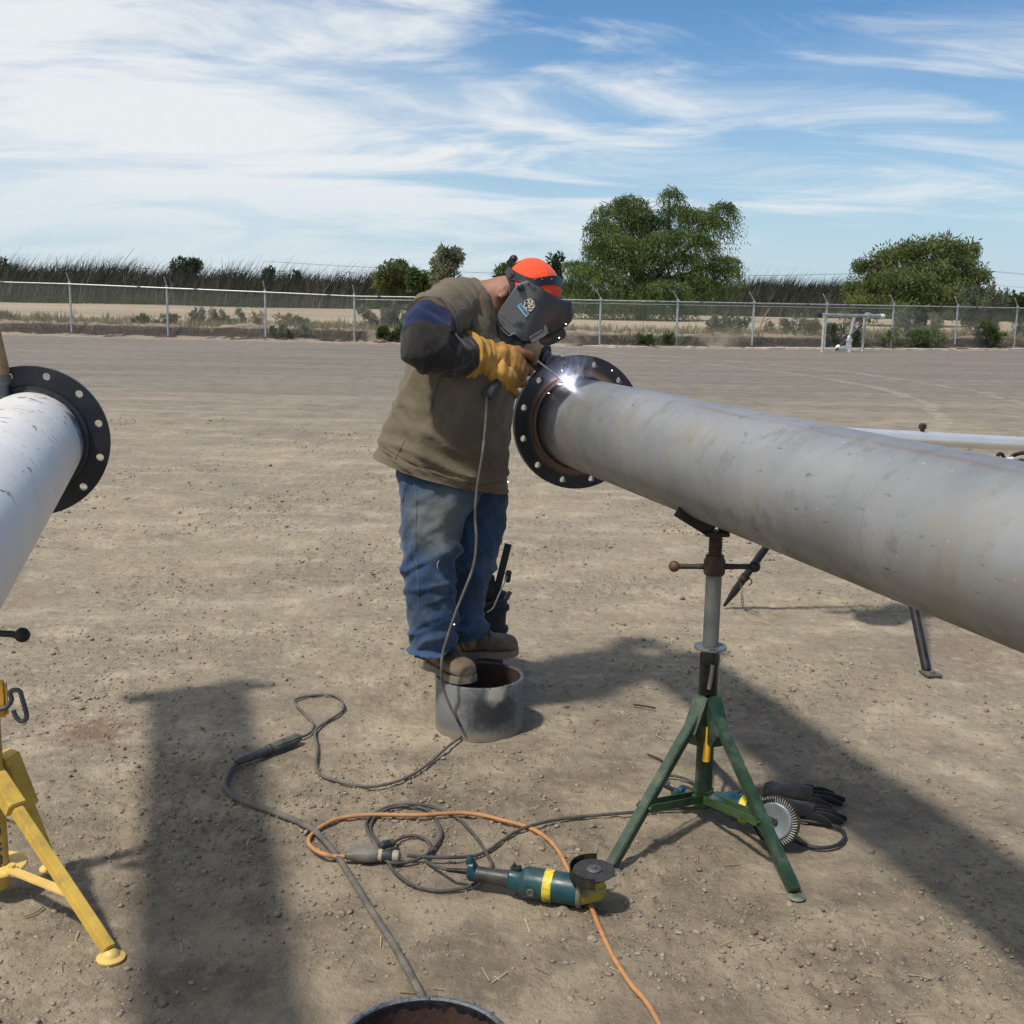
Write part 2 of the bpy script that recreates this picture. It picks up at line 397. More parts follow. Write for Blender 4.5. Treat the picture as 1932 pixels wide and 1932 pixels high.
# ---- gravel lying on the yard
ico = None
def ico_base():
    bm = bmesh.new(); bmesh.ops.create_icosphere(bm, subdivisions=1, radius=1); bm.verts.index_update()
    v = np.array([q.co[:] for q in bm.verts]); f = np.array([[q.index for q in p.verts] for p in bm.faces]); bm.free(); return v, f
IV, IF = ico_base()
def scatter_stones(name, N, place, size, mat, label):
    V = []; F = []; o = 0
    for i in range(N):
        x, y = place(); s = size(y)
        if s <= 0: continue
        rx, ry, rz = s * random.uniform(.7, 1.4), s * random.uniform(.7, 1.3), s * random.uniform(.45, .85)
        j = 1 + .28 * rng.standard_normal((len(IV), 1)).clip(-1.3, 1.3)
        a = random.uniform(0, 6.28); ca, sa = math.cos(a), math.sin(a)
        p = IV * j * np.array([rx, ry, rz]); q = p.copy(); q[:, 0] = p[:, 0] * ca - p[:, 1] * sa; q[:, 1] = p[:, 0] * sa + p[:, 1] * ca
        z = ground_h(x, y)
        q += np.array([x, y, z + rz * random.uniform(.1, .5)]); V.append(q); F.append(IF + o); o += len(IV)
    ob = big_mesh(name, np.concatenate(V), np.concatenate(F), mat, smooth=False); tag(ob, label, 'gravel', kind='stuff'); return ob
def stone_mat():
    t = NT('gravel_stones'); r_ = t.island(); q = t.n('ShaderNodeValToRGB'); t.l(r_, q.inputs[0]); e = q.color_ramp.elements
    e[0].position = 0; e[0].color = (.13, .108, .085, 1); e[1].position = 1; e[1].color = (.37, .31, .235, 1)
    for p_, c_ in ((.25, (.20, .165, .122)), (.55, (.275, .225, .163)), (.85, (.33, .275, .20)), (.95, (.27, .25, .215))):
        x = q.color_ramp.elements.new(p_); x.color = c_ + (1,)
    c = t.mix(t.rng(t.noise(90, 4, .6), .35, .65), q.outputs[0], t.mix(.5, q.outputs[0], (.30, .25, .195)))
    return t.done(c, .9, 0, t.bump(t.noise(200, 4, .6), .4, .003), .3)
M_stone = stone_mat()
t = NT('clod_dirt'); M_clod = t.done(t.mix(t.island(), (.190, .156, .112), (.320, .266, .192)), .95, 0, t.bump(t.noise(160, 3, .6), .4, .003), .2)
def place_near():
    while True:
        y = 1.9 * (9.5 / 1.9) ** random.random(); x = random.uniform(-.62, .62) * y
        if noise.noise(Vector((x * 1.3, y * 1.3, 8))) * 1.4 + .22 > random.random() * .8: return x, y
scatter_stones('gravel', 15000, place_near, lambda y: min(.0105, .0016 + abs(random.gauss(0, .0022)) + (random.random() < .03) * random.uniform(.003, .008)) * (1 + max(0, y - 4) * .12), M_stone, 'loose pebbles and clods scattered over the near yard')
def place_mid():
    while True:
        y = 2.6 * (15 / 2.6) ** random.random(); x = random.uniform(-.56, .56) * y
        if noise.noise(Vector((x * .9, y * .9, 14))) * 1.4 + .2 > random.random() * .8: return x, y
scatter_stones('dirt_clods', 9500, place_mid, lambda y: (.0022 + abs(random.gauss(0, .0030))) * (1 + max(0, y - 5) * .10), M_clod, 'small crumbled clods of dirt over the middle of the yard')
# straw and splinters
t = NT('straw'); M_straw = t.done(t.mix(t.island(), (.22, .16, .09), (.52, .43, .28)), .8)
mb = MB()
for i in range(240):
    y = 2.1 * (8 / 2.1) ** random.random(); x = random.uniform(-.55, .55) * y; a = random.uniform(0, 3.14); L = random.uniform(.008, .03)
    w = random.uniform(.0008, .0026); z = ground_h(x, y) + .004
    mb.add(*bar((x - math.cos(a) * L, y - math.sin(a) * L, z), (x + math.cos(a) * L, y + math.sin(a) * L, z + random.uniform(0, .006)), w, w, bev=0))
o = mb.build('straw', M_straw, smooth=False); tag(o, 'bits of straw and splinters on the dirt', 'straw', kind='stuff')

# ================================================================== vegetation
def leaf_mat(name, dark, light, rough=.6, trans=.35):
    t = NT(name); r_ = t.island(); n_ = t.noise(.75, 3, .55)
    f = t.math('ADD', t.math('MULTIPLY', r_, .40), t.math('MULTIPLY', t.rng(n_, .36, .64), .60))
    c = t.mix(f, dark, light); t.done(c, rough, 0, None, .3)
    tr = t.n('ShaderNodeBsdfTranslucent'); t.put(tr.inputs[0], t.mix(.5, c, [x * 1.2 for x in light]))
    mx = t.n('ShaderNodeMixShader'); mx.inputs[0].default_value = trans; t.l(t.p.outputs[0], mx.inputs[1]); t.l(tr.outputs[0], mx.inputs[2]); t.l(mx.outputs[0], t.out.inputs[0])
    return t.m
M_bark = plain('bark', (.085, .065, .05), .9, var=.4, scale=6, bump=.6, bdist=.03)
M_willow = leaf_mat('willow_leaves', (.026, .050, .014), (.165, .222, .060))
M_acacia = leaf_mat('acacia_leaves', (.030, .050, .016), (.178, .215, .064))
M_darkleaf = leaf_mat('dark_leaves', (.018, .035, .014), (.055, .080, .030))
M_olive = leaf_mat('olive_leaves', (.060, .080, .025), (.150, .165, .060))
M_sage = leaf_mat('sage_leaves', (.085, .100, .058), (.235, .245, .150))
M_weed = leaf_mat('weed_leaves', (.035, .065, .018), (.105, .150, .045))
M_pale = leaf_mat('pale_weed', (.16, .145, .075), (.33, .29, .16))
def leaf_quads(P, D, L, Wd):
    """P base points, D directions, L lengths, Wd widths -> folded leaf quads"""
    n = len(P); D = D / np.linalg.norm(D, axis=1, keepdims=True); S = np.cross(D, rng.standard_normal((n, 3))); S /= np.linalg.norm(S, axis=1, keepdims=True) + 1e-9
    V = np.empty((n, 4, 3)); V[:, 0] = P; V[:, 1] = P + D * (L * .5)[:, None] + S * (Wd * .5)[:, None]; V[:, 2] = P + D * L[:, None]; V[:, 3] = P + D * (L * .5)[:, None] - S * (Wd * .5)[:, None]
    return V.reshape(-1, 3), np.arange(4 * n).reshape(n, 4)
def droop_crown(clumps, strands, leaves, ln, wd, hang, wind):
    VV = []; FF = []; o = 0; tot = sum(c[3] for c in clumps)
    for (c, r, up, wt) in clumps:
        n = int(strands * wt / tot); u = rng.standard_normal((n, 3)); u /= np.linalg.norm(u, axis=1, keepdims=True); u[:, 2] = np.abs(u[:, 2]) * up - (1 - up) * .3
        rad = rng.random((n, 1)) ** .4
        base = np.array(c) + u * rad * np.array(r)
        out = u.copy(); out[:, 2] = 0
        hl = hang * rng.uniform(.35, 1.15, (n, 1))
        for k in range(leaves):
            s = (k + rng.random((n, 1)) * .9) / leaves
            p = base + out * (s * (1 - s * .45)) * hl * .55 + np.array([wind, 0, 0]) * s * hl * .35; p[:, 2:3] += (.18 * s - s * s) * hl
            p += rng.standard_normal((n, 3)) * .05
            d = out * .5 * (1 - s) + np.array([wind * .6, 0, -1.0]) * (.25 + s) + rng.standard_normal((n, 3)) * .42
            V, F = leaf_quads(p, d, ln * rng.uniform(.6, 1.3, n), wd * rng.uniform(.7, 1.3, n)); VV.append(V); FF.append(F + o); o += len(V)
    return np.concatenate(VV), np.concatenate(FF)
def bush_crown(clumps, N, ln, wd, upw=.3):
    VV = []; FF = []; o = 0; tot = sum(c[2] for c in clumps)
    for (c, r, wt) in clumps:
        n = int(N * wt / tot); u = rng.standard_normal((n, 3)); u /= np.linalg.norm(u, axis=1, keepdims=True); rad = rng.random((n, 1)) ** .38
        rad = rad * (1 + .16 * np.sin(u[:, :1] * 7 + c[0]) * np.cos(u[:, 2:] * 6))
        p = np.array(c) + u * rad * np.array(r); p[:, 2] = np.maximum(p[:, 2], .02)
        d = u + rng.standard_normal((n, 3)) * .7 + np.array([.15, 0, upw])
        V, F = leaf_quads(p, d, ln * rng.uniform(.5, 1.4, n), wd * rng.uniform(.6, 1.4, n)); VV.append(V); FF.append(F + o); o += len(V)
    return np.concatenate(VV), np.concatenate(FF)
def limb(mb, a, b, r0, r1, bend=.12, n=7, seg=6):
    a = Vector(a); b = Vector(b); L = (b - a).length; off = Vector((random.uniform(-1, 1), random.uniform(-1, 1), random.uniform(-.3, .6))) * L * bend
    pts = [a.lerp(b, i / seg) + off * math.sin(math.pi * i / seg) + Vector((random.uniform(-1, 1), random.uniform(-1, 1), 0)) * L * .015 for i in range(seg + 1)]
    mb.tube(pts, [r0 + (r1 - r0) * i / seg for i in range(seg + 1)], n)

# ---- tall drooping tree behind the fence
TY = 76.0
tb = gr(1218, 611); tb = Vector((tb.x, TY, .2))
tree = thing('willow_tree', 'tall drooping green tree rising behind the welder', 'tree', tb)
def tp(x, y, dy=0.0): return at(x, y, TY + dy)
mb = MB()
limb(mb, tb, tp(1208, 560), .50, .38, .05, 9); limb(mb, tp(1208, 562), tp(1190, 470), .34, .18); limb(mb, tp(1210, 566), tp(1258, 500), .34, .20)
limb(mb, tp(1190, 475), tp(1178, 372), .17, .05); limb(mb, tp(1192, 490), tp(1140, 420), .14, .04); limb(mb, tp(1258, 500), tp(1262, 370), .18, .05)
limb(mb, tp(1258, 500), tp(1340, 400), .17, .05); limb(mb, tp(1240, 530), tp(1350, 500), .15, .05); limb(mb, tp(1205, 560), tp(1095, 510), .2, .06)
limb(mb, tp(1215, 570), tp(1270, 560, -2), .16, .05); limb(mb, tp(1192, 480), tp(1225, 400), .12, .04)
for q in range(14): limb(mb, tp(random.uniform(1150, 1300), random.uniform(440, 540)), tp(random.uniform(1080, 1370), random.uniform(370, 540), random.uniform(-2.5, 2.5)), .06, .02, .2, 5)
mb.build('trunk', M_bark, tree)
def cl(x, y, rx, rz, w, dy=0.0, ry=None, up=.7): p = tp(x, y, dy); return (p, (rx, ry or rx * .9, rz), up, w)
cl_w = [cl(1160, 402, 1.3, 1.2, 1.2), cl(1188, 380, 1.0, .8, .8), cl(1135, 430, 1.0, 1.0, 1.0, -1), cl(1160, 455, 1.3, 1.2, 1.2, -1.5), cl(1195, 430, 1.3, 1.3, 1.0, 1), cl(1128, 470, .8, .8, .8), cl(1210, 465, 1.0, 1.0, .8, -1), cl(1265, 368, .55, .9, .5), cl(1278, 402, 1.2, .9, 1.0, .5),
        cl(1318, 405, 1.1, .7, .9), cl(1362, 393, .75, .7, .7), cl(1345, 420, .8, .6, .6), cl(1295, 445, 1.2, .9, 1.0, -1), cl(1250, 450, 1.0, 1.0, .8, -1.5), cl(1325, 460, .9, .8, .7), cl(1365, 492, .85, .6, .8), cl(1335, 505, .9, .6, .6, 1), cl(1375, 510, .6, .5, .4),
        cl(1085, 500, .7, .5, .7), cl(1110, 512, 1.2, .9, 1.2, -1), cl(1075, 540, .9, .8, .9, -1), cl(1150, 525, 1.2, .9, .9, -2), cl(1180, 500, .9, .8, .6, -1), cl(1255, 540, 1.4, .7, 1.1, -2.5), cl(1190, 545, 1.3, .8, .9, -2), cl(1230, 572, 1.6, .7, 1.1, -2.6), cl(1095, 560, 1.3, .7, 1.1, -1.5), cl(1150, 570, 1.3, .6, 1.0, -2.2), cl(1275, 568, 1.0, .6, .7, -2.4), cl(1145, 480, 1.1, .9, .8, 1.5), cl(1230, 420, .9, .9, .8, 1), cl(1235, 490, 1.0, .8, .9, 1), cl(1225, 520, 1.1, .7, .9, .5), cl(1290, 490, 1.1, .8, .9, -.5), cl(1300, 525, 1.1, .6, .9, -1), cl(1330, 535, .9, .5, .6, -.5), cl(1205, 400, .8, .8, .6, .5)]
cl_w = [(c, tuple(x * .98 for x in r_), u, w) for c, r_, u, w in cl_w]
V, F = droop_crown(cl_w, 6600, 13, .21, .056, 2.5, .4)
big_mesh('crown', V, F, M_willow, tree)

# ---- wide bushy tree on the right
TY = 72.0
tb = Vector((at(1735, 600, TY).x, TY, .2)); tree = thing('acacia_tree', 'wide bushy green tree behind the fence beside the water pipe', 'tree', tb)
mb = MB(); limb(mb, tb, tp(1740, 560), .4, .3, .05, 9)
for (x, y, dy) in [(1640, 520, 0), (1690, 480, 1), (1745, 460, 0), (1800, 465, -1), (1830, 520, 0), (1720, 520, -2), (1780, 540, -2), (1660, 560, -1.5), (1850, 565, 1)]: limb(mb, tp(1740, 565), tp(x, y, dy), .16, .04, .15, 6)
mb.build('trunk', M_bark, tree)
cl_a = [cl(1625, 500, .55, .4, .35), cl(1650, 500, 1.0, .7, .8), cl(1620, 545, 1.0, .9, 1.0), cl(1690, 482, 1.3, .8, 1.2), cl(1735, 468, 1.3, .8, 1.2), cl(1780, 462, 1.1, .7, 1.0), cl(1815, 478, .9, .8, .8), cl(1832, 466, .5, .6, .3), cl(1700, 525, 1.9, 1.2, 1.8, -1.5), cl(1640, 565, 1.4, .8, 1.3, -1),
        cl(1755, 505, 1.6, 1.1, 1.4, -.5), cl(1760, 550, 1.7, .9, 1.5, -1.8), cl(1810, 530, 1.2, 1.0, 1.1, -.5), cl(1835, 560, 1.1, .8, 1.0, -.6), cl(1858, 570, .8, .7, .6), cl(1745, 525, 1.5, 1.2, .7, 1.5), cl(1700, 575, 1.9, .7, 1.4, -1.8), cl(1790, 580, 1.7, .6, 1.1, -1.4), cl(1620, 590, 1.1, .5, .7), cl(1850, 595, 1.0, .5, .6), cl(1660, 535, 1.3, 1.0, 1.2, -.5), cl(1800, 495, 1.1, .9, 1.0, -.5), cl(1840, 520, .9, .9, .9, -.3), cl(1715, 475, 1.1, .6, .7, .8)]
V, F = droop_crown(cl_a, 4600, 9, .20, .060, .8, .35)
V2, F2 = bush_crown([(c[0], c[1], c[3]) for c in cl_a], 9000, .26, .08, .1)
big_mesh('crown', np.concatenate([V, V2]), np.concatenate([F, F2 + len(V)]), M_acacia, tree)

# ---- small trees poking out of the reeds
def small_tree(name, label, x, ybase, ytop, w, Y, mat, N, dense=1.0, ln=.34, lean=0):
    b = at(x, ybase, Y); b.z = .2; top = at(x + lean, ytop, Y); h = top.z - b.z; rw = w / 2230 * Y / 2
    o = thing(name, label, 'tree', b, None); mb = MB(); limb(mb, b, b + Vector((0, 0, h * .5)), rw * .09 + .05, rw * .06 + .03, .05)
    tips = []
    for k in range(9):
        a = random.uniform(0, 6.28); p = b + Vector((math.cos(a) * rw * random.uniform(.2, .8), math.sin(a) * rw * .7, h * random.uniform(.55, .97))); limb(mb, b + Vector((0, 0, h * random.uniform(.3, .5))), p, .05, .015, .15, 5); tips.append(p)
    mb.build('trunk', M_bark, o)
    cs = [(p, (rw * random.uniform(.3, .55) * dense,) * 2 + (h * random.uniform(.12, .2) * dense,), 1.0) for p in tips] + [(b + Vector((0, 0, h * .55)), (rw * .75, rw * .7, h * .3), 2.5 * dense)]
    V, F = bush_crown(cs, N, ln, ln * .38); big_mesh('crown', V, F, mat, o); return o
small_tree('small_tree', 'dark rounded tree poking above the reeds left of centre', 350, 590, 492, 62, 112, M_darkleaf, 3400)
small_tree('small_tree', 'dark narrow tree top at the far left end of the reeds', 18, 585, 492, 26, 118, M_darkleaf, 1300)
small_tree('small_tree', 'small dark tree in the reeds between the third and fourth fence post', 509, 590, 507, 26, 120, M_darkleaf, 1300)
small_tree('small_tree', 'tiny dark tree just right of the small dark tree in the reeds', 562, 590, 516, 18, 122, M_darkleaf, 900)
small_tree('small_tree', 'yellow green bushy tree left of the welder', 738, 595, 497, 84, 98, M_olive, 4200, 1.1)
small_tree('small_tree', 'tall sparse grey green tree just left of the welder', 842, 600, 478, 68, 92, M_sage, 3600, .8)
small_tree('small_tree', 'dull green tree between the yellow green bush and the welder', 790, 600, 515, 56, 96, M_weed, 2600, 1.0)
small_tree('small_tree', 'green tree showing behind the orange cap', 958, 600, 505, 70, 90, M_weed, 2600)
small_tree('small_tree', 'thin dark tree showing right of the orange cap', 1045, 600, 487, 34, 93, M_darkleaf, 1200, .8)
small_tree('small_tree', 'dark bushy tree at the far right edge beyond the fence', 1925, 605, 566, 46, 95, M_darkleaf, 1500)

# ---- reeds
def reed_mat():
    t = NT('reeds'); r_ = t.island(); q = t.n('ShaderNodeValToRGB'); t.l(r_, q.inputs[0]); e = q.color_ramp.elements
    e[0].color = (.040, .050, .032, 1); e[1].color = (.235, .21, .15, 1)
    for p_, c_ in ((.35, (.066, .072, .048)), (.62, (.098, .092, .066)), (.88, (.150, .132, .095))):
        x = q.color_ramp.elements.new(p_); x.color = c_ + (1,)
    return t.done(q.outputs[0], .8, 0, None, .2)
def reeds(N):
    px = rng.uniform(-900, 2500, N); Y = rng.uniform(100, 122, N); X = np.array([at(a, 590, b).x for a, b in zip(px, Y)])
    h = np.array([2.55 + 1.3 * noise.noise(Vector((x * .11, y * .2, 2))) + 1.1 * noise.noise(Vector((x * .45, y * .4, 7))) for x, y in zip(X, Y)])
    h *= np.interp(px, [-900, 60, 330, 560, 660, 760, 900, 1080, 1290, 1400, 1480, 1590, 1900, 2200], [1.1, 1.15, 1.0, .98, 1.0, .8, .6, .6, .75, 1.15, 1.2, 1.0, .45, .5])
    tall = rng.random(N) < .09; h = h * rng.uniform(.55, 1.12, N) + tall * rng.uniform(.2, 1.2, N) * np.where(px < 1000, 1.2, .8)
    lean = (rng.normal(.34, .20, N) + .25 * tall) * h; dy = rng.normal(0, .12, N) * h; w = rng.uniform(.018, .05, N) * np.where(tall, .7, 1.1)
    B = np.stack([X, Y, np.full(N, .18)], 1); V = np.empty((N, 6, 3))
    for k, (s, ws) in enumerate(((0, 1), (.55, .85), (1, .12))):
        c = B.copy(); c[:, 0] += lean * s ** 1.7; c[:, 1] += dy * s; c[:, 2] += h * s
        V[:, 2 * k] = c - np.stack([w * ws, 0 * w, 0 * w], 1); V[:, 2 * k + 1] = c + np.stack([w * ws, w * .3, 0 * w], 1)
    i = np.arange(N)[:, None] * 6; F = np.concatenate([i + np.array([0, 1, 3, 2]), i + np.array([2, 3, 5, 4])])
    return V.reshape(-1, 3), F
V, F = reeds(84000)
o = big_mesh('reed_bed', V, F, reed_mat()); tag(o, 'long bed of dark wind-bent reeds behind the field', 'reeds', kind='stuff')
# green growth at the foot of the reeds, and a far line of trees
cs = []
for q in range(125):
    px = random.uniform(-850, 2400)
    if noise.noise(Vector((px * .006, 3, 3))) < -.12 and px > 150: continue
    cs.append((at(px, 590, 99.3) * 1.0, (random.uniform(1, 2.4), .4, random.uniform(.25, .7)), 1.0))
cs = [((c[0], c[1], .4), r_, w) for c, r_, w in cs]
V, F = bush_crown(cs, 14000, .28, .07, 1.2); o = big_mesh('reed_undergrowth', V, F, M_weed); tag(o, 'low green growth along the foot of the reeds', 'undergrowth', kind='stuff')
cs = [((x, 900 + random.uniform(-30, 30), 3 + random.uniform(0, 3)), (random.uniform(12, 26), 8, random.uniform(4, 7.5)), 1.0) for x in np.arange(150, 900, 14)]
V, F = bush_crown(cs, 12000, 3.4, 1.6); o = big_mesh('far_treeline', V, F, M_darkleaf); tag(o, 'distant line of trees on the right horizon', 'treeline', kind='stuff')

# ---- weeds and shrubs along the fence
def shrub(label, x, y, w, h, mat, N, dY=6.0, ln=.16, name='shrub', wild=.5):
    X = at(x, y, 45).x; Y = fence_y(X) + dY; b = at(x, y, Y); b.z = .22 if dY > 0.6 else .08; rw = w / 2230 * Y / 2; rh = h / 2230 * Y
    o = thing(name, label, 'shrub', b); mb = MB(); cs = []
    for k in range(20):
        p = b + Vector((random.uniform(-1.1, 1.1) * rw, random.uniform(-.4, .4) * rw, rh * random.uniform(.25, 1.05))); limb(mb, b + Vector((random.uniform(-.3, .3) * rw, 0, -.03)), p, .012, .005, .2, 5)
        cs.append((p, (rw * random.uniform(.05, .16), rw * .2, rh * random.uniform(.08, .34)), random.uniform(.3, 1)))
    cs.append((b + Vector((0, 0, rh * .22)), (rw * .9, rw * .5, rh * .22), 1.6))
    mb.build('stem', M_bark, o); V, F = bush_crown(cs, int(N * .75), ln * .85, ln * .26, .9); big_mesh('foliage', V, F, mat, o); return o
shrub('low green weeds between the second and third fence post on the left', 292, 610, 74, 16, M_weed, 1400, 5)
shrub('pale upright weed clump right of the second fence post', 374, 616, 26, 28, M_sage, 800, 5)
shrub('wide grey green weed clump right of the second fence post', 425, 618, 60, 26, M_sage, 1700, 5)
shrub('pale wispy weeds left of the third fence post', 486, 616, 22, 24, M_pale, 500, 5)
shrub('pale weeds right of the third fence post', 540, 620, 38, 20, M_pale, 800, 5)
shrub('grey green weeds in the middle of the fourth fence bay', 568, 620, 30, 18, M_sage, 800, 5)
shrub('broad grey green weeds by the fourth fence post', 712, 620, 76, 34, M_sage, 2600, 5)
shrub('broad leafy weeds just left of the blue sleeve', 760, 622, 56, 40, M_sage, 2200, 5)
shrub('dark green weed at the fence foot left of the welder', 736, 651, 40, 20, M_weed, 1200, -.5)
shrub('dark green weed under the fence between third and fourth post', 545, 641, 58, 16, M_weed, 1300, .2)
shrub('yellowish weed at the left end of the fence', 12, 608, 40, 16, M_pale, 700, 4)
shrub('sparse weed left of the first fence post gap', 82, 610, 24, 14, M_pale, 400, 4)
shrub('low green weed at the fence foot below the drooping tree', 1220, 655, 36, 14, M_weed, 900, -.6)
shrub('small dark weed at the fence foot beside the second post right of the tree', 1262, 652, 18, 16, M_weed, 500, -.2)
shrub('round grey green bush right of the drooping tree', 1362, 627, 56, 30, M_sage, 1900, 6)
shrub('darker green bush behind the round grey green bush', 1390, 612, 44, 24, M_weed, 1300, 12)
shrub('grey bush behind the fence left of the water pipe', 1478, 632, 60, 30, M_sage, 1700, 6)
shrub('green bush behind the left upright of the water pipe', 1530, 630, 34, 26, M_sage, 900, 5)
shrub('low grey green growth behind the horizontal water pipe', 1580, 618, 70, 16, M_weed, 1300, 10)
shrub('wide flowering grey green bush in front of the bushy tree', 1730, 634, 112, 44, M_sage, 3600, 4)
shrub('low leafy creeper at the fence foot right of the water valve', 1718, 657, 110, 24, M_weed, 2400, -.5)
shrub('tall pale green shrub between the last fence posts', 1850, 655, 84, 86, M_sage, 5200, 1.2, .15)
shrub('dark green shrub at the base of the tall pale shrub', 1862, 660, 52, 40, M_weed, 1900, -.3)
shrub('green shrub cut off by the right edge of the picture', 1926, 640, 40, 50, M_weed, 1500, 3)
shrub('dark dry bush at the fence foot left of the water pipe', 1590, 656, 70, 30, M_darkleaf, 1700, -.2)
# ---- thin dry weeds scattered along the bank and field edge
P_ = []
while len(P_) < 5200:
    x = random.uniform(-22, 24); dy = abs(random.gauss(0, 5)) + .1
    if noise.noise(Vector((x * .35, dy * .3, 4))) + random.uniform(-.35, .35) > .05: P_.append((x, fence_y(x) + dy, .22 if dy > 1 else .18))
P_ = np.array(P_); hh = rng.uniform(.08, .42, len(P_)); V = []; F = []
for k in range(4):
    q = P_ + rng.normal(0, .12, P_.shape) * np.array([1, 1, .2]); d = np.stack([rng.normal(.1, .3, len(P_)), rng.normal(0, .3, len(P_)), np.ones(len(P_))], 1); v_, f_ = leaf_quads(q, d, hh * rng.uniform(.6, 1.2, len(P_)), np.full(len(P_), .035)); F.append(f_ + sum(len(z) for z in V)); V.append(v_)
o = big_mesh('dry_weeds', np.concatenate(V), np.concatenate(F), M_pale); tag(o, 'thin dry weeds scattered along the bank and the field edge', 'weeds', kind='stuff')
# ---- bare dead branch leaning out of the weeds
b = at(1430, 610, 46.5); b.z = .2; o = thing('dead_branch', 'bare dead branch leaning up behind the fence', 'branch', b); mb = MB()
b2 = at(1455, 577, 46.8); limb(mb, b, b2, .04, .012, .05); limb(mb, b.lerp(b2, .5), at(1462, 598, 46.5), .02, .008); limb(mb, b + Vector((-.3, 0, 0)), at(1478, 615, 46.2), .03, .01); mb.build('stem', plain('dead_wood', (.22, .17, .12), .9), o)

# ---- far utility poles and wires
M_pole = plain('pole_wood', (.10, .085, .07), .9, scale=3)
M_wire = plain('wire', (.12, .12, .12), .7, var=.05)
def pole(label, x, ytop, Y, arm=True, grp='far utility poles'):
    t_ = at(x, ytop, Y); o = thing('utility_pole', label, 'pole', (t_.x, Y, 0), grp); mb = MB(); mb.cyl((t_.x, Y, -.2), t_, .16, .11, 8); mb.build('post', M_pole, o)
    mb = MB(); mb.box((t_.x, Y - .12, t_.z - .5), 2.6, .12, .14); 
    for k in (-1.15, 0, 1.15): mb.cyl((t_.x + k, Y, t_.z - .45), (t_.x + k, Y, t_.z - .15), .05, n=6)
    mb.build('crossarm', M_pole, o); return t_
pr = pole('wooden utility pole right of the bushy tree', 1848, 507, 240)
for k, (x, y, nm) in enumerate([(274, 503, 'far utility pole above the reeds in the third fence bay'), (414, 507, 'far utility pole right of the dark rounded tree'), (528, 508, 'far utility pole beside the small dark tree in the reeds'), (660, 511, 'far utility pole left of the yellow green tree')]): pole(nm, x, y, 300)
mb = MB()
for (z0, k) in ((0, -1.1), (0, 1.1), (-2.6, 0)):
    a = pr + Vector((k, 0, -.3 + z0)); b = a + Vector((90, -12, 0)); c = a + Vector((-150, 40, 0))
    for e in (b, c): mb.tube([a.lerp(e, q / 8) + Vector((0, 0, -2.2 * math.sin(math.pi * q / 8))) for q in range(9)], .022, 4)
o = mb.build('power_line', M_wire); tag(o, 'thin overhead wires strung from the right utility pole', 'wires')

# ================================================================== chain link fence
M_galv = plain('galvanised', (.46, .47, .46), .45, .65, .18, 8, .1)
M_mesh = plain('fence_wire', (.30, .31, .30), .55, .5, .1, 8, 0)
POSTS = [-31.8, -28.4, -25.0, -21.6, -18.3, -14.9, -11.55, -8.25, -5.3, -2.55, .1, 2.8, 5.4, 8.05, 10.7, 13.25, 15.85, 18.45, 21.1, 23.8, 26.5, 29.2]
fence = thing('chain_link_fence', 'long galvanised chain link fence across the far side of the yard', 'fence', (0, fence_y(0), 0))
def rail_z(x): return float(np.interp(x, [-18, -14.9, -8, -5.3, 0, 20], [1.72, 1.69, 1.54, 1.47, 1.49, 1.49]))
P0 = [Vector((x, fence_y(x), .02)) for x in POSTS]
for i, p in enumerate(P0):
    rz = rail_z(p.x); mb = MB(); mb.cyl(p, p + Vector((0, 0, rz - .01)), .036, n=10); po = mb.build('post', M_galv, fence)
    mb = MB(); lean = -.20 if p.x > -1 else -.03; mb.cyl(p + Vector((0, 0, rz - .05)), p + Vector((0, 0, rz + .06)), .045, n=10)
    mb.add(*bar(p + Vector((0, 0, rz + .05)), p + Vector((lean, -.16, rz + .33)), .03, .035)); mb.build('barb_arm', M_galv, po)
    for zz in (.35, .8, 1.2):
        mb = MB(); mb.lathe([(.037, -.012), (.043, -.012), (.043, .012), (.037, .012)], p + Vector((0, 0, zz)), (0, 0, 1), 10, True); mb.build('tie_band', M_galv, po)
for i in range(len(P0) - 1):
    a, b = P0[i].copy(), P0[i + 1].copy(); a.z = rail_z(a.x); b.z = rail_z(b.x); off = Vector((0, -.05, 0))
    mb = MB(); mb.cyl(a + off, b + off, .024, n=10); ro = mb.build('top_rail', M_galv, fence)
    q = a.lerp(b, .72 if i % 2 else .3); mb = MB(); d = (b - a).normalized(); mb.cyl(q + off - d * .06, q + off + d * .06, .031, n=10); mb.build('rail_coupling', plain('dark_coupling', (.12, .12, .12), .6) if i == 0 else bpy.data.materials['dark_coupling'], ro)
    if a.x > -6 and a.x < 12.5:
        mb = MB(); mb.cyl(a + Vector((0, .06, -.10)), b + Vector((0, .06, -.10)), .014, n=8); mb.build('lower_rail', M_galv, fence)
# woven wire: two families of slanted wires
V = []; F = []
xs = np.arange(-31.8, 29.2, .075)
for fam in (1, -1):
    for x in xs:
        hz = rail_z(x); n_ = 3; x1 = x + fam * hz * .92
        a = Vector((x, fence_y(x) - .02 + .004 * fam, .06)); b = Vector((x1, fence_y(x1) - .02 + .004 * fam, rail_z(x1) - .03)); w = Vector((.0034, 0, 0)); o = len(V)
        V += [a - w, a + w, b + w, b - w]; F.append((o, o + 1, o + 2, o + 3))
wo_ = big_mesh('woven_wire', [tuple(v) for v in V], F, M_mesh, fence); wo_['kind'] = 'stuff'

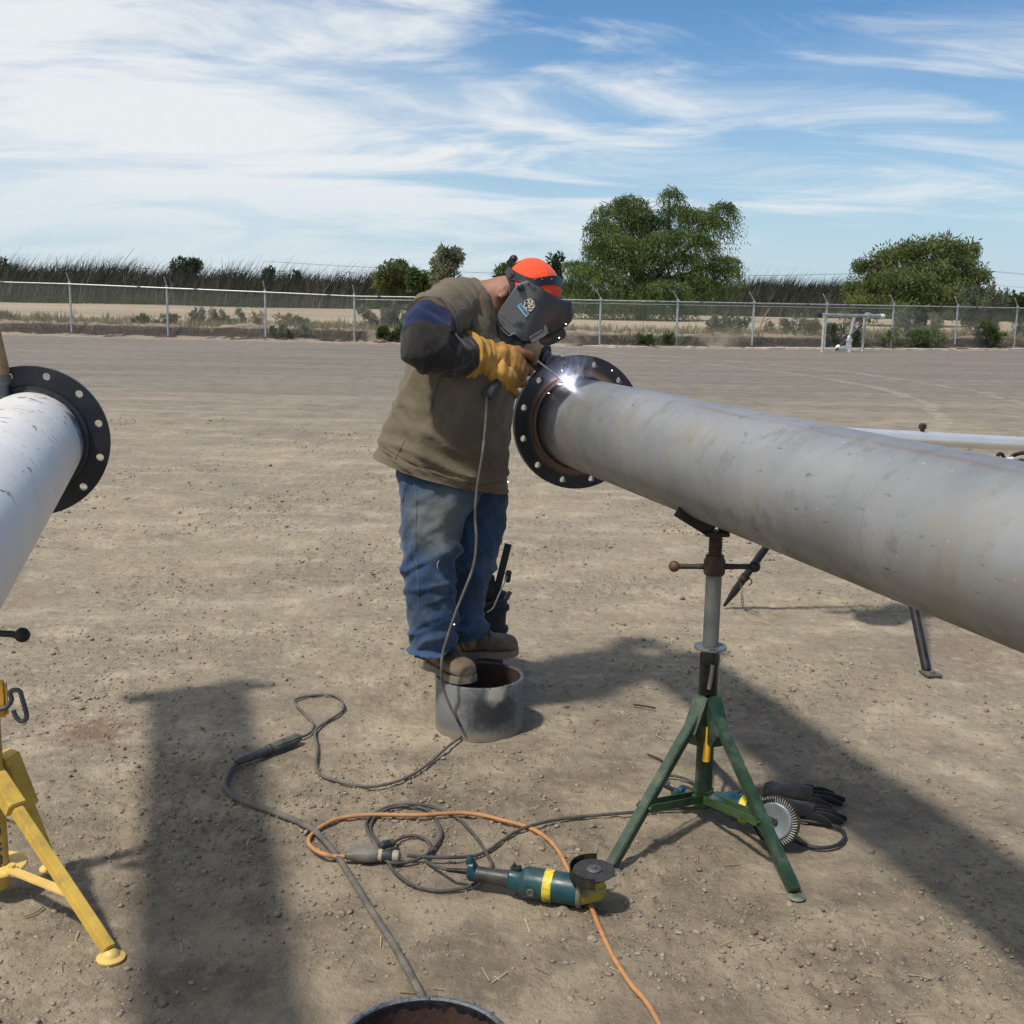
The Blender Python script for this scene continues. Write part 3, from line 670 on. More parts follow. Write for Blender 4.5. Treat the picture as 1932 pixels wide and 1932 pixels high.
# ================================================================== water pipe and valve
M_white = plain('white_paint', (.78, .77, .74), .5, var=.08, dirt=(.35, .3, .24), damt=.3)
wp = thing('water_standpipe', 'galvanised water pipe on posts standing in front of the fence', 'pipe', gr(1560, 664))
A = gr(1551, 665); Bp = gr(1627, 662); Bp.y = A.y + 1.0; Bp.x = at(1627, 662, Bp.y).x
zt = at(1551, 594, A.y).z
mb = MB(); mb.cyl((A.x, A.y, 0), (A.x, A.y, zt - .04), .045, n=12); mb.build('post', plain('post_paint', (.42, .41, .36), .7), wp)
mb = MB(); mb.cyl((Bp.x, Bp.y, 0), (Bp.x, Bp.y, zt - .04), .045, n=12); mb.build('post', bpy.data.materials['post_paint'], wp)
mb = MB(); mb.cyl((Bp.x - .42, Bp.y + .1, .3), (Bp.x - .30, Bp.y + .1, zt - .05), .055, n=12); mb.build('riser', M_galv, wp)
e0 = Vector((A.x - .22, A.y - .02, zt)); e1 = Vector((Bp.x + .55, Bp.y + .12, zt - .02)); j = e0.lerp(e1, .80)
mb = MB(); mb.cyl(e0, j, .055, n=14); mb.build('pipe_run', M_galv, wp)
mb = MB(); mb.cyl(j, e1, .065, n=14); mb.build('pipe_end', M_galv, wp)
mb = MB(); d = (e1 - e0).normalized(); mb.cyl(e1 - d * .02, e1 + d * .10, .075, n=14); mb.ball(e1 + d * .10, .074, 12, 6); mb.build('cap', M_white, wp)
mb = MB(); mb.cyl(j - d * .09, j + d * .02, .115, n=16); mb.cyl(j + d * .06, j + d * .12, .085, n=16); mb.build('coupling', M_galv, wp)
mb = MB(); mb.cyl(e0 - d * .03, e0 + d * .12, .075, n=14); mb.build('elbow', plain('black_rubber', (.02, .02, .022), .6), wp)
mb = MB(); q0 = Vector((Bp.x - .95, Bp.y - .3, .05)); mb.cyl(q0, (Bp.x - .1, Bp.y, .86), .035, n=10); mb.build('brace', plain('dark_steel', (.05, .052, .06), .5, .4), wp)
vv = thing('water_valve', 'small white valve standing on the ground under the water pipe', 'valve', (Bp.x - .52, Bp.y - .15, 0))
c = Vector((Bp.x - .50, Bp.y - .15, 0)); mb = MB(); mb.lathe([(.0, -.02), (.09, -.02), (.09, .16), (.105, .17), (.105, .2), (.085, .21), (.085, .34), (.12, .35), (.12, .40), (.07, .43), (.05, .52), (.0, .53)], c, (0, 0, 1), 18); mb.build('body', M_white, vv)
mb = MB(); mb.cyl(c + Vector((-.05, -.03, .12)), c + Vector((-.32, -.06, .12)), .075, n=14); mb.ball(c + Vector((-.34, -.06, .13)), .1, 12, 8); mb.build('outlet', M_white, vv)
# ================================================================== pipes with flanges
def pdir(az, sl): return Vector((math.cos(az) * math.cos(sl), math.sin(az) * math.cos(sl), math.sin(sl))).normalized()
PG = Vector((.257, 4.740, 1.121)); DG = pdir(-1.2796, .007)       # grey pipe: flange centre and direction
PW = Vector((-1.722, 4.194, 1.073)); DW = pdir(-1.293, 0.0)       # white pipe
def flange_mesh(name, ro, ri, thick, nh, rb, rh, phase):
    cu = bpy.data.curves.new('tmp_curve', 'CURVE'); cu.dimensions = '2D'; cu.fill_mode = 'BOTH'; cu.extrude = thick / 2; cu.bevel_depth = .0018; cu.bevel_resolution = 1
    def circ(cx, cy, r, n):
        s = cu.splines.new('POLY'); s.points.add(n - 1); s.use_cyclic_u = True
        for i in range(n): a = 2 * math.pi * i / n; s.points[i].co = (cx + r * math.cos(a), cy + r * math.sin(a), 0, 1)
    circ(0, 0, ro, 96); circ(0, 0, ri, 72)
    for k in range(nh): a = phase + 2 * math.pi * k / nh; circ(rb * math.cos(a), rb * math.sin(a), rh, 20)
    ob = bpy.data.objects.new('tmp_curve', cu); C.objects.link(ob); dg = bpy.context.evaluated_depsgraph_get()
    me = bpy.data.meshes.new_from_object(ob.evaluated_get(dg)); bpy.data.objects.remove(ob); bpy.data.curves.remove(cu); me.name = name; return me
def put_flange(name, me, c, d, mat, parent):
    d, a, b = frame(d); M4 = Matrix((a, b, a.cross(b))).transposed().to_4x4(); M4.translation = c
    me = me.copy(); me.transform(M4); me.materials.clear(); me.materials.append(mat); o = bpy.data.objects.new(name, me); C.objects.link(o)
    me.polygons.foreach_set('use_smooth', [True] * len(me.polygons)); me.set_sharp_from_angle(angle=R(35)); adopt(o, parent); return o

def grey_pipe_mat():
    t = NT('grey_pipe_steel'); s = t.dot(DG, PG); a = t.noise(2.2, 7, .62); b = t.noise(9, 7, .65)
    long_ = t.noise(3, 6, .6, .2, t.map((1, 1, 6)))
    c = t.mix(t.rng(a, .3, .7), (.262, .268, .272), (.372, .375, .374))
    c = t.mix(t.math('MULTIPLY', t.rng(b, .52, .70), .65), c, (.19, .187, .18))
    c = t.mix(t.math('MULTIPLY', t.rng(t.noise(3.1, 6, .62, .4, t.map((1, 1, 1), loc=(5, 2, 1))), .52, .66), .55), c, (.34, .30, .235))   # dusty stains
    c = t.mix(t.math('MULTIPLY', t.rng(t.noise(26, 6, .7, 0, t.map((.5, .5, 2.2))), .61, .70), .8), c, (.11, .11, .115))                  # scuffs
    c = t.mix(t.math('MULTIPLY', t.rng(t.noise(60, 3, .5), .72, .77), .8), c, (.62, .61, .58))                                            # nicks
    # seam of rust along the upper back of the pipe
    _, sa, sb = frame(DG); th = R(72); rd = sa * math.cos(th) + sb * math.sin(th); perp = sb * math.cos(th) - sa * math.sin(th)
    off = t.math('ABSOLUTE', t.math('ADD', t.dot(perp, PG), t.math('MULTIPLY', t.math('SUBTRACT', t.noise(5, 5, .6), .5), .026))); side = t.dot(rd, PG)
    rust = t.math('MULTIPLY', t.rng(off, .013, .003), t.math('MULTIPLY', t.rng(side, .1, .15), t.math('MULTIPLY', t.rng(s, .75, 1.2), t.rng(long_, .40, .62))))
    c = t.mix(t.math('MULTIPLY', rust, .40), c, (.30, .17, .09))
    # brown grime along the lower edge
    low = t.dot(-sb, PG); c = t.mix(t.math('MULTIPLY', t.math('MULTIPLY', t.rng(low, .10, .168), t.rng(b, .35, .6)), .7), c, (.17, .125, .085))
    # ring seams, and soot near the weld
    for q in (.62, 1.46, 2.3):
        w = t.rng(t.math('ABSOLUTE', t.math('SUBTRACT', s, q)), .0045, .001); c = t.mix(t.math('MULTIPLY', t.math('MULTIPLY', w, t.rng(a, .46, .56)), .32), c, (.16, .16, .16))
    soot = t.math('MULTIPLY', t.rng(t.math('ADD', s, t.math('MULTIPLY', t.math('SUBTRACT', a, .5), .14)), .16, .05), t.rng(t.noise(12, 6, .6, .3, t.map((1, 1, .35))), .40, .60))
    c = t.mix(t.math('MULTIPLY', soot, .75), c, (.055, .055, .06))
    rg = t.rng(b, .3, .7, .42, .58)
    return t.done(c, rg, .55, t.bump(t.noise(40, 6, .6), .12, .003), .45)
M_gpipe = grey_pipe_mat()
def flange_mat(name, P, D, heat):
    t = NT(name); r_ = t.axis_dist(D, P); a = t.noise(14, 6, .6)
    c = t.mix(t.rng(a, .3, .7), (.012, .014, .018), (.024, .026, .031)); c = t.mix(t.math('MULTIPLY', t.rng(t.noise(45, 5, .65), .60, .74), .5), c, (.075, .068, .06))
    if heat:
        rr = t.math('ADD', r_, t.math('MULTIPLY', t.math('SUBTRACT', a, .5), .03))
        c = t.mix(t.math('MULTIPLY', t.rng(rr, .222, .196), .8), c, (.22, .135, .085)); c = t.mix(t.math('MULTIPLY', t.rng(rr, .190, .182), .6), c, (.05, .04, .035))
    else:
        c = t.mix(t.math('MULTIPLY', t.rng(r_, .2, .185), .6), c, (.07, .06, .055))
    return t.done(c, t.rng(a, .3, .7, .38, .55), .1, t.bump(t.noise(70, 4, .6), .15, .002), .5)
def bead(P, D, r, w, n=96, seed=0):
    d, a, b = frame(D); v = []; f = []; k = 8
    for i in range(n):
        t = 2 * math.pi * i / n; e = a * math.cos(t) + b * math.sin(t); rr = w * (1 + .22 * math.sin(i * 1.9 + seed) + .15 * random.uniform(-1, 1))
        for j in range(k): q = 2 * math.pi * j / k; v.append(P + e * (r + rr * .8 * math.cos(q)) + d * (rr * math.sin(q)))
    for i in range(n):
        for j in range(k): f.append((i * k + j, i * k + (j + 1) % k, ((i + 1) % n) * k + (j + 1) % k, ((i + 1) % n) * k + j))
    return v, f
FL = flange_mesh('flange_plate', .2667, .180, .032, 12, .2381, .0155, R(15))
M_weld = plain('weld_bead', (.055, .048, .045), .45, .6, .4, 60, .5, .004)

gp = thing('steel_pipe', 'long grey steel pipe with a black flange being welded on', 'pipe', (PG.x + .4, PG.y - 1.3, .94))
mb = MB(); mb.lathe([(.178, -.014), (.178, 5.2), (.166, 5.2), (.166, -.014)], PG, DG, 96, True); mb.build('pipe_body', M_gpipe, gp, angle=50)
put_flange('flange', FL, PG, DG, flange_mat('flange_black', PG, DG, True), gp)
mb = MB(); mb.lathe([(.180, .0165), (.1975, .0165), (.1965, .026), (.188, .031), (.180, .031)], PG, DG, 80); hub = mb.build('hub', flange_mat('hub_burnt', PG, DG, True), gp)
mb = MB(); mb.add(*bead(PG + DG * .034, DG, .181, .0062)); mb.build('weld_bead', M_weld, gp)

def white_pipe_mat():
    t = NT('white_pipe_paint'); s = t.dot(DW, PW); a = t.noise(2.4, 6, .6); b = t.noise(11, 7, .65); _, sa, sb = frame(DW)
    c = t.mix(t.rng(a, .3, .7), (.72, .70, .665), (.80, .78, .74))
    c = t.mix(t.math('MULTIPLY', t.rng(t.noise(2.2, 5, .6, .3, t.map(loc=(2, 7, 3))), .54, .70), .45), c, (.63, .56, .45))
    flake = t.math('MULTIPLY', t.rng(t.noise(17, 3, .5, 1.2, t.map((1, 1, 1), loc=(1.3, 0, .4))), .645, .66), t.rng(t.dot(sb, PW), .06, .12))
    c = t.mix(flake, c, (.17, .065, .04))
    c = t.mix(t.math('MULTIPLY', t.rng(t.noise(34, 4, .6, .5, t.map((2.4, .6, 1))), .675, .71), .75), c, (.27, .19, .14))
    edge = t.math('MULTIPLY', t.rng(s, .075, .03), t.rng(b, .42, .62)); c = t.mix(t.math('MULTIPLY', edge, .8), c, (.42, .26, .15))
    dk = t.math('MULTIPLY', t.rng(t.dist(tuple(PW + DW * .10 - sa * .165 + sb * .05)), .13, .05), t.rng(t.noise(10, 4, .6, .4, t.map((3, .6, 1))), .34, .50))
    c = t.mix(t.math('MULTIPLY', dk, .9), c, (.06, .08, .12))
    return t.done(c, .38, 0, t.bump(b, .08, .003), .5)
wpipe = thing('painted_pipe', 'white painted pipe with a black flange at the left edge', 'pipe', (PW.x + .33, PW.y - 1.18, .89))
mb = MB(); mb.lathe([(.178, -.014), (.178, 5.0), (.166, 5.0), (.166, -.014)], PW, DW, 96, True); mb.build('pipe_body', white_pipe_mat(), wpipe, angle=50)
put_flange('flange', FL, PW, DW, flange_mat('flange_black_left', PW, DW, False), wpipe)
mb = MB(); mb.lathe([(.180, .0165), (.200, .0165), (.198, .028), (.188, .033), (.180, .033)], PW, DW, 80); mb.build('hub', bpy.data.materials['flange_black_left'], wpipe)
mb = MB(); mb.add(*bead(PW + DW * .036, DW, .181, .0062, seed=2)); mb.build('weld_bead', M_weld, wpipe)
# tapered wooden handle with a steel ferrule standing on the white pipe by the flange
hb = PW + DW * .075 + Vector((-.088, 0, .150)); up = (Vector((-.10, 0, 1))).normalized()
o = thing('tool_handle', 'worn tapered wooden handle standing by the left flange, cut off by the edge', 'handle', hb)
M_wood = plain('worn_wood', (.30, .18, .075), .6, 0, .4, 12, .3, dirt=(.06, .05, .045), damt=.7)
mb = MB(); mb.lathe([(0, .085), (.040, .085), (.042, .11), (.034, .22), (.026, .36), (.022, .52), (.018, .56), (0, .565)], hb, up, 20); mb.build('grip', M_wood, o)
mb = MB(); mb.lathe([(0, -.01), (.03, -.01), (.032, .05), (.044, .062), (.045, .084), (0, .084)], hb, up, 20); mb.build('ferrule', plain('dull_ferrule', (.10, .11, .11), .5, .5), o)

# ================================================================== pipe stands
M_green = plain('green_paint', (.017, .044, .022), .45, 0, .3, 18, .25, .002, dirt=(.10, .11, .085), dscale=14, damt=.55)
M_greenlt = plain('green_paint_light', (.036, .080, .024), .5, 0, .3, 18, .2, .002, dirt=(.05, .07, .03), damt=.5)
M_yellow = plain('yellow_paint', (.62, .41, .075), .5, 0, .12, 10, .2, .002, dirt=(.22, .16, .07), dscale=12, damt=.4)
M_yellow2 = plain('fresh_yellow_paint', (.74, .50, .14), .5, 0, .1, 10, .2, .002)
M_rust = plain('rusty_screw', (.078, .045, .032), .7, .35, .4, 40, .5, .003)
M_zinc = plain('zinc_pipe', (.17, .18, .178), .45, .55, .2, 12, .2, .002, dirt=(.16, .15, .13), dscale=20, damt=.5)
M_blackst = plain('black_steel', (.016, .017, .018), .5, .3, .4, 20, .3, .002, dirt=(.06, .055, .05), dscale=14, damt=.4)
M_iron = plain('dark_iron', (.055, .042, .035), .6, .5, .4, 30, .4, .002)
M_tape = plain('yellow_tape', (.78, .42, .02), .45, 0, .12, 20, .1, dirt=(.35, .2, .03), dscale=25, damt=.4)

def coords(base, top): return Vector(base), (Vector(top) - Vector(base)).normalized()
def thread(o, d, r, h0, h1, pitch=.0085):
    prof = []; z = h0
    while z < h1: prof += [(r - .003, z), (r, z + pitch * .3), (r, z + pitch * .6), (r - .003, z + pitch * .9)]; z += pitch
    return [(0, h0)] + prof + [(0, h1)]
def gusset(mb, cen, dr, z0, z1, r0, r1, w=.030):
    """folded channel that carries a leg: wedge from the column outwards"""
    side = dr.cross(Vector((0, 0, 1))).normalized(); P = []
    for s in (-w, w):
        P += [cen + dr * r0 + side * s + Vector((0, 0, z1)), cen + dr * (r0 + .022) + side * s + Vector((0, 0, z1)), cen + dr * r1 + side * s + Vector((0, 0, z0 + .045)), cen + dr * (r1 - .03) + side * s + Vector((0, 0, z0)), cen + dr * r0 + side * s + Vector((0, 0, z0 + .01))]
    f = [(0, 1, 2, 3, 4), (9, 8, 7, 6, 5)] + [(i, i + 5, (i + 1) % 5 + 5, (i + 1) % 5) for i in range(5)]
    mb.add(P, f)

# ---- green stand under the grey pipe
GB = Vector((PG.x + DG.x * 1.27, PG.y + DG.y * 1.27, 0)); zp = PG.z + DG.z * 1.27 - .178
gs = thing('pipe_stand', 'green tripod pipe stand holding up the grey pipe', 'pipe stand', GB, 'tripod pipe stands')
Z = Vector((0, 0, 1))
mb = MB(); mb.lathe([(0, .035), (.027, .035), (.027, .44), (.0235, .44), (0, .44)], GB, Z, 28); gcol = mb.build('column', M_green, gs)
mb = MB(); mb.lathe([(.0275, .405), (.0300, .42), (.0295, .50), (.031, .505), (.031, .535), (.0285, .54), (.028, .555), (.0, .555)], GB, Z, 24); mb.build('sleeve', plain('greasy_black', (.014, .014, .013), .3, .2, .4, 20, .3), gs)
mb = MB(); mb.lathe([(.0, .556), (.050, .556), (.051, .560), (.050, .564), (0, .564)], GB, Z, 28); mb.add(*box(GB + Vector((0, -.05, .561)), .022, .016, .006)); mb.build('washer', plain('washer_zinc', (.22, .235, .23), .4, .6), gs)
mb = MB(); mb.lathe([(0, .565), (.0245, .565), (.0245, .795), (0, .795)], GB, Z, 28); mb.build('inner_pipe', M_zinc, gs)
mb = MB(); mb.lathe([(0, .79), (.030, .79), (.033, .797), (.033, .834), (.028, .842), (.028, .850), (0, .85)], GB, Z, 24); nut = mb.build('nut', M_rust, gs)
hx = Vector((.995, -.06, .03)).normalized()
for s, mt in ((-1, M_iron), (1, M_blackst)):
    mb = MB(); mb.tube([GB + Vector((0, 0, .815)) + hx * s * .028, GB + Vector((0, 0, .815)) + hx * s * .07, GB + Vector((0, 0, .815)) + hx * s * .11], [.0095, .008, .0085], 10); hdl = mb.build('handle', M_iron, gs)
    mb = MB(); mb.ball(GB + Vector((0, 0, .815)) + hx * s * .122, .0175, 16, 10); mb.build('ball_end', plain('rusty_ball', (.10, .055, .032), .6, .3, .5, 30) if s < 0 else M_blackst, hdl)
mb = MB(); mb.lathe(thread(GB, Z, .0215, .845, zp - .035), GB, Z, 24); mb.build('screw', M_rust, gs)
# V head: plate and two tilted cradle bars across the pipe
mb = MB(); mb.box(GB + Vector((0, 0, zp - .033)), .075, .06, .014, bev=.003); ax = DG.cross(Z).normalized()
for s in (-1, 1):
    inner = GB + Vector((0, 0, zp - .024)) + ax * s * .010; outer = GB + ax * s * .130 + Vector((0, 0, zp + .048)); mb.add(*bar(inner, outer, .05, .011, DG))
mb.build('vee_head', M_blackst, gs)
feet = [gr(1152, 1642), gr(1500, 1690), Vector((GB.x + .09, GB.y + .46, 0))]
for k, ft in enumerate(feet):
    dr = (Vector((ft.x, ft.y, 0)) - GB); rr = dr.length; dr.normalize()
    mb = MB(); gusset(mb, GB, dr, .262, .41, .018, .105, .024); mb.build('gusset', M_green, gs, smooth=False)
    a = GB + dr * .065 + Vector((0, 0, .35)); b = Vector((ft.x, ft.y, .012)); side = dr.cross(Z)
    mb = MB(); mb.add(*bar(a, b, .031, .029, side.cross((b - a).normalized()), .003)); lg = mb.build('leg', M_green, gs)
    mb = MB()
    if k == 1: mb.lathe([(0, .008), (.014, .008), (.022, .005), (.026, 0), (.024, -.002)], Vector((ft.x, ft.y, 0)) + dr * .006, Z, 18)
    else: mb.lathe([(0, .012), (.015, .012), (.026, .004), (.03, 0)], Vector((ft.x, ft.y, 0)), Z, 16)
    mb.build('foot', plain('scuffed_foot', (.16, .17, .13), .6, .2, .4, 25) if k == 0 else bpy.data.materials['scuffed_foot'], lg)
    p0 = GB + dr * .030 + Vector((0, 0, .075)); tt = .62; p1 = a.lerp(b, tt); mb = MB()
    for s in (-1, 1): mb.add(*bar(p0 + side * s * .021, p1 + side * s * .021, .004, .024, Z, 0))
    mb.cyl(p1 - side * .026, p1 + side * .026, .006, n=8); mb.cyl(p0 - side * .026, p0 + side * .026, .006, n=8); mb.build('brace', M_greenlt, gs, smooth=False)
mb = MB(); mb.lathe([(.0275, .045), (.034, .045), (.034, .095), (.0275, .095)], GB, Z, 24, True); mb.build('bottom_ring', M_greenlt, gs)
# front pin: bent rod with a taped lower end
f0 = Vector((.02, -1, 0)).normalized()
mb = MB(); mb.tube(spline([GB + f0 * .031 + Vector((.004, 0, .512)), GB + f0 * .034 + Vector((.0, 0, .47)), GB + f0 * .033 + Vector((-.004, 0, .435))], 4), .0065, 10); mb.build('lock_pin', M_zinc, gs)
mb = MB(); mb.tube(spline([GB + f0 * .026 + Vector((.002, 0, .385)), GB + f0 * .042 + Vector((.002, 0, .372)), GB + f0 * .046 + Vector((.0, 0, .34)), GB + f0 * .046 + Vector((0, 0, .315))], 5), .0095, 12); rodo = mb.build('rod', M_green, gs)
mb = MB(); mb.tube([GB + f0 * .046 + Vector((0, 0, .318)), GB + f0 * .045 + Vector((-.002, 0, .27)), GB + f0 * .044 + Vector((-.004, 0, .205))], .0118, 12); mb.build('yellow_grip', M_tape, gs)

# ---- yellow stand under the white pipe
YB = Vector((PW.x + DW.x * 1.285, PW.y + DW.y * 1.285, 0)); zw = PW.z - .178
ys = thing('pipe_stand', 'yellow tripod pipe stand at the left edge, mostly out of frame', 'pipe stand', YB, 'tripod pipe stands')
mb = MB(); mb.lathe([(0, .02), (.030, .02), (.030, .50), (.026, .50), (0, .5)], YB, Z, 28); mb.build('column', M_yellow, ys)
mb = MB(); mb.lathe([(0, .5), (.0245, .5), (.0245, .79), (0, .79)], YB, Z, 28); mb.build('inner_pipe', M_zinc, ys)
mb = MB(); mb.lathe([(0, .78), (.033, .78), (.034, .83), (0, .84)], YB, Z, 24); mb.build('nut', M_blackst, ys)
mb = MB(); mb.lathe(thread(YB, Z, .0215, .83, zw - .03), YB, Z, 20); mb.build('screw', M_iron, ys)
mb = MB(); mb.box(YB + Vector((0, 0, zw - .03)), .075, .06, .014, bev=.003); ax = DW.cross(Z).normalized()
for s in (-1, 1): mb.add(*bar(YB + Vector((0, 0, zw - .022)) + ax * s * .01, YB + ax * s * .085 + Vector((0, 0, zw + .022)), .05, .011, DW))
mb.build('vee_head', M_blackst, ys)
hb = at(42, 1198, YB.y - .02); h0 = Vector((YB.x, YB.y, hb.z))
mb = MB(); mb.tube([h0 + Vector((-.03, 0, 0)), h0.lerp(hb, .7), hb], [.010, .0085, .010], 12); hd = mb.build('handle', M_blackst, ys)
mb = MB(); mb.ball(hb, .0195, 20, 12); mb.build('ball_end', M_blackst, hd)
# pin plate and the bent grey pin handle
pl = at(3, 1318, YB.y - .05); mb = MB(); mb.box(pl + Vector((-.012, 0, 0)), .055, .012, .10, bev=.008); mb.build('pin_plate', plain('ochre_paint', (.45, .25, .03), .5), ys)
sp = [(-14, 1338), (3, 1337), (14, 1333), (22, 1320), (19, 1308), (25, 1302), (37, 1304), (42, 1318), (50, 1347), (48, 1358), (38, 1360), (30, 1352), (25, 1340)]
mb = MB(); mb.tube(spline([at(x, y, YB.y - .06) for x, y in sp], 6), .0062, 10); mb.build('lock_pin', plain('grey_rubber', (.075, .078, .085), .6), ys)
yfeet = [gr(207, 1806), gr(96, 1640), Vector((YB.x - .36, YB.y - .30, 0))]
for k, ft in enumerate(yfeet):
    dr = (Vector((ft.x, ft.y, 0)) - YB); dr.normalize(); side = dr.cross(Z)
    a = YB + dr * .075 + Vector((0, 0, .30)); b = Vector((ft.x, ft.y, .02)); upv = side.cross((b - a).normalized())
    mb = MB(); mb.add(*bar(a, b, .029, .029, upv, .003)); lg = mb.build('leg', M_yellow, ys)
    mb = MB(); mb.add(*bar(a - (b - a).normalized() * .085, a.lerp(b, .09 if k != 1 else .30), .046, .046, upv, .003)); mb.build('leg_socket', M_yellow, ys)
    mb = MB(); prof = [(0, .024), (.010, .023), (.018, .016), (.022, .008), (.035, .003), (.034, -.003)]
    mb.lathe(prof, Vector((ft.x, ft.y, 0)) + dr * .005, Z, 20); mb.build('foot', M_yellow2, lg)
    p0 = YB + dr * .032 + Vector((0, 0, .085 if k != 1 else .2)); p1 = a.lerp(b, .66 if k != 1 else .55)
    mb = MB(); mb.add(*bar(p0, p1 - dr * .01, .028, .006, Z, .0)); mb.build('brace', M_yellow2, ys, smooth=False)
mb = MB(); mb.lathe([(0, .075), (.075, .075), (.078, .08), (.075, .085), (0, .085)], YB + Vector((0, 0, 0)), Z, 20); mb.lathe([(0, .085), (.011, .085), (.011, .1), (0, .101)], YB + Vector((.052, -.03, 0)), Z, 6); mb.build('base_plate', M_yellow2, ys)
# blue lettering running down the column
def letters(text, size, r, base, facing, z_top, mat, parent):
    fd = Vector(facing).normalized(); rt = fd.cross(Z).normalized() * -1   # rt: to the viewer's right
    cu = bpy.data.curves.new('txt', 'FONT'); cu.body = text; cu.size = size; cu.extrude = .0006; cu.resolution_u = 3; cu.offset = .0012
    ob = bpy.data.objects.new('txt', cu); C.objects.link(ob); dg = bpy.context.evaluated_depsgraph_get(); me = bpy.data.meshes.new_from_object(ob.evaluated_get(dg)); bpy.data.objects.remove(ob)
    h = size * .7
    bm = bmesh.new(); bm.from_mesh(me); bmesh.ops.subdivide_edges(bm, edges=[e for e in bm.edges if e.calc_length() > .006], cuts=2, use_grid_fill=True); bm.to_mesh(me); bm.free()
    for v in me.vertices:
        u = (v.co.y - h / 2) / r; rad = r + .0012 + v.co.z; zz = z_top - v.co.x
        v.co = base + (fd * math.cos(u) + rt * math.sin(u)) * rad + Vector((0, 0, zz))
    me.update(); o = bpy.data.objects.new('lettering', me); C.objects.link(o); me.materials.append(mat); adopt(o, parent); return o
M_blue = plain('stencil_blue', (.02, .045, .09), .6, 0, .3, 30, 0)
letters('H.D. JACK', .034, .030, YB, (.46, -.89, 0), .232, M_blue, ys)

# ---- black tripod vise further back, holding the bright pipe
f1, f2 = gr(1366, 1146), gr(1748, 1268); cen = Vector((1.82, 5.80, 0)); f3 = Vector((2.42, 6.25, 0))
vs = thing('tripod_vise', 'black tripod pipe vise standing behind the grey pipe', 'pipe vise', cen)
sA = at(1560, 818, 5.72); sB = at(2300, 857, 6.10); sd = (sB - sA).normalized(); SR = .0355
top = at(1628, 852, 5.76); tops = [at(1572, 856, 5.86), at(1664, 856, 5.62), top + Vector((.10, .12, -.01))]
for k, ft in enumerate((f1, f2, f3)):
    a = tops[k]; dr = (Vector((ft.x, ft.y, 0)) - Vector((a.x, a.y, 0))).normalized(); b = Vector((ft.x, ft.y, .008))
    mb = MB(); mb.tube([a, a.lerp(b, .90), b], [.021, .020, .007 if k == 0 else .020], 14); lg = mb.build('leg', M_blackst, vs)
    if k:
        mb = MB(); side = dr.cross(Z); mb.box(b + dr * .035 + Vector((0, 0, -.003)), .085, .07, .010, dr, side, Z, .002); mb.cyl(b + dr * .05, b + dr * .05 + Vector((0, 0, .012)), .012, n=10); mb.build('foot_plate', plain('muddy_steel', (.10, .095, .08), .7) if k == 1 else bpy.data.materials['muddy_steel'], lg)
    else:
        q = a.lerp(b, .80); mb = MB(); mb.lathe([(.021, -.01), (.0245, -.01), (.0245, .01), (.021, .01)], q, (b - a), 14, True); mb.tube(spline([q + Vector((.02, -.01, 0)), q + Vector((.035, -.02, -.02)), q + Vector((.02, -.02, -.04))], 5), .004, 6); mb.build('chain_lug', M_iron, lg)
pz = sA + sd * ((top - sA).dot(sd)); nrm = sd.cross(Z).normalized()
mb = MB(); v = []; hexa = [(-.17, -.05), (-.10, -.15), (.06, -.17), (.17, -.08), (.16, .10), (-.02, .16)]
for h_ in (-.03, .012):
    for (x_, y_) in hexa: v.append(top + Vector((x_, y_, h_)))
mb.add(v, [(5, 4, 3, 2, 1, 0), (6, 7, 8, 9, 10, 11)] + [(i, (i + 1) % 6, 6 + (i + 1) % 6, 6 + i) for i in range(6)]); mb.build('base_plate', M_blackst, vs, smooth=False)
mb = MB(); mb.tube([top + Vector((0, 0, -.03)), top + Vector((0, 0, -.40))], .014, 10); mb.lathe([(0, 0), (.13, 0), (.14, .008), (.14, .02), (.13, .012), (0, .012)], top + Vector((0, 0, -.40)), Z, 18); mb.build('tray', M_blackst, vs)
mb = MB()
for s in (-1, 1): mb.add(*bar(Vector((pz.x, pz.y, top.z + .005)) + nrm * s * .02, Vector((pz.x, pz.y, pz.z - .015)) + nrm * s * .060, .09, .03, sd))
mb.build('jaw', M_blackst, vs)
kk = at(1742, 807, pz.y + .05); mb = MB(); kc = sA + sd * ((kk - sA).dot(sd)); mb.lathe([(0, -.004), (.012, -.004), (.012, .012), (.020, .014), (.020, .032), (.012, .04), (0, .04)], Vector((kc.x, kc.y, kc.z + SR)), Z, 6); mb.build('bolt', M_iron, vs)
# loose chain hanging from the lug to the ground
cp = [at(1392, 1088, f1.y - .05), at(1399, 1105, f1.y - .06), at(1400, 1125, f1.y - .07), gr(1403, 1146, .006), gr(1416, 1151, .006), gr(1432, 1156, .006)]
cpts = spline(cp, 4); mb = MB()
for i in range(0, len(cpts) - 1):
    a, b = cpts[i], cpts[i + 1]; d = (b - a); c_ = (a + b) / 2; s_ = d.cross(Vector((0, 0, 1)) if i % 2 else Vector((0, 1, 0))).normalized() * .0055
    lp = [c_ + d * .62 * math.cos(u) + s_ * math.sin(u) for u in np.linspace(0, 2 * math.pi, 9)]; mb.tube(lp, .0018, 5, False)
mb.build('chain', plain('old_chain', (.20, .17, .13), .6, .5), vs)
bp = thing('bright_pipe', 'shiny bare silver pipe lying behind the grey pipe on the right', 'pipe', pz)
t = NT('polished_steel'); M_pol = t.done(t.mix(t.rng(t.noise(8, 5, .6), .3, .7), (.72, .71, .69), (.82, .80, .77)), .33, .55, t.bump(t.noise(4, 4, .6, 0, t.map((2, 40, 40))), .05, .002))
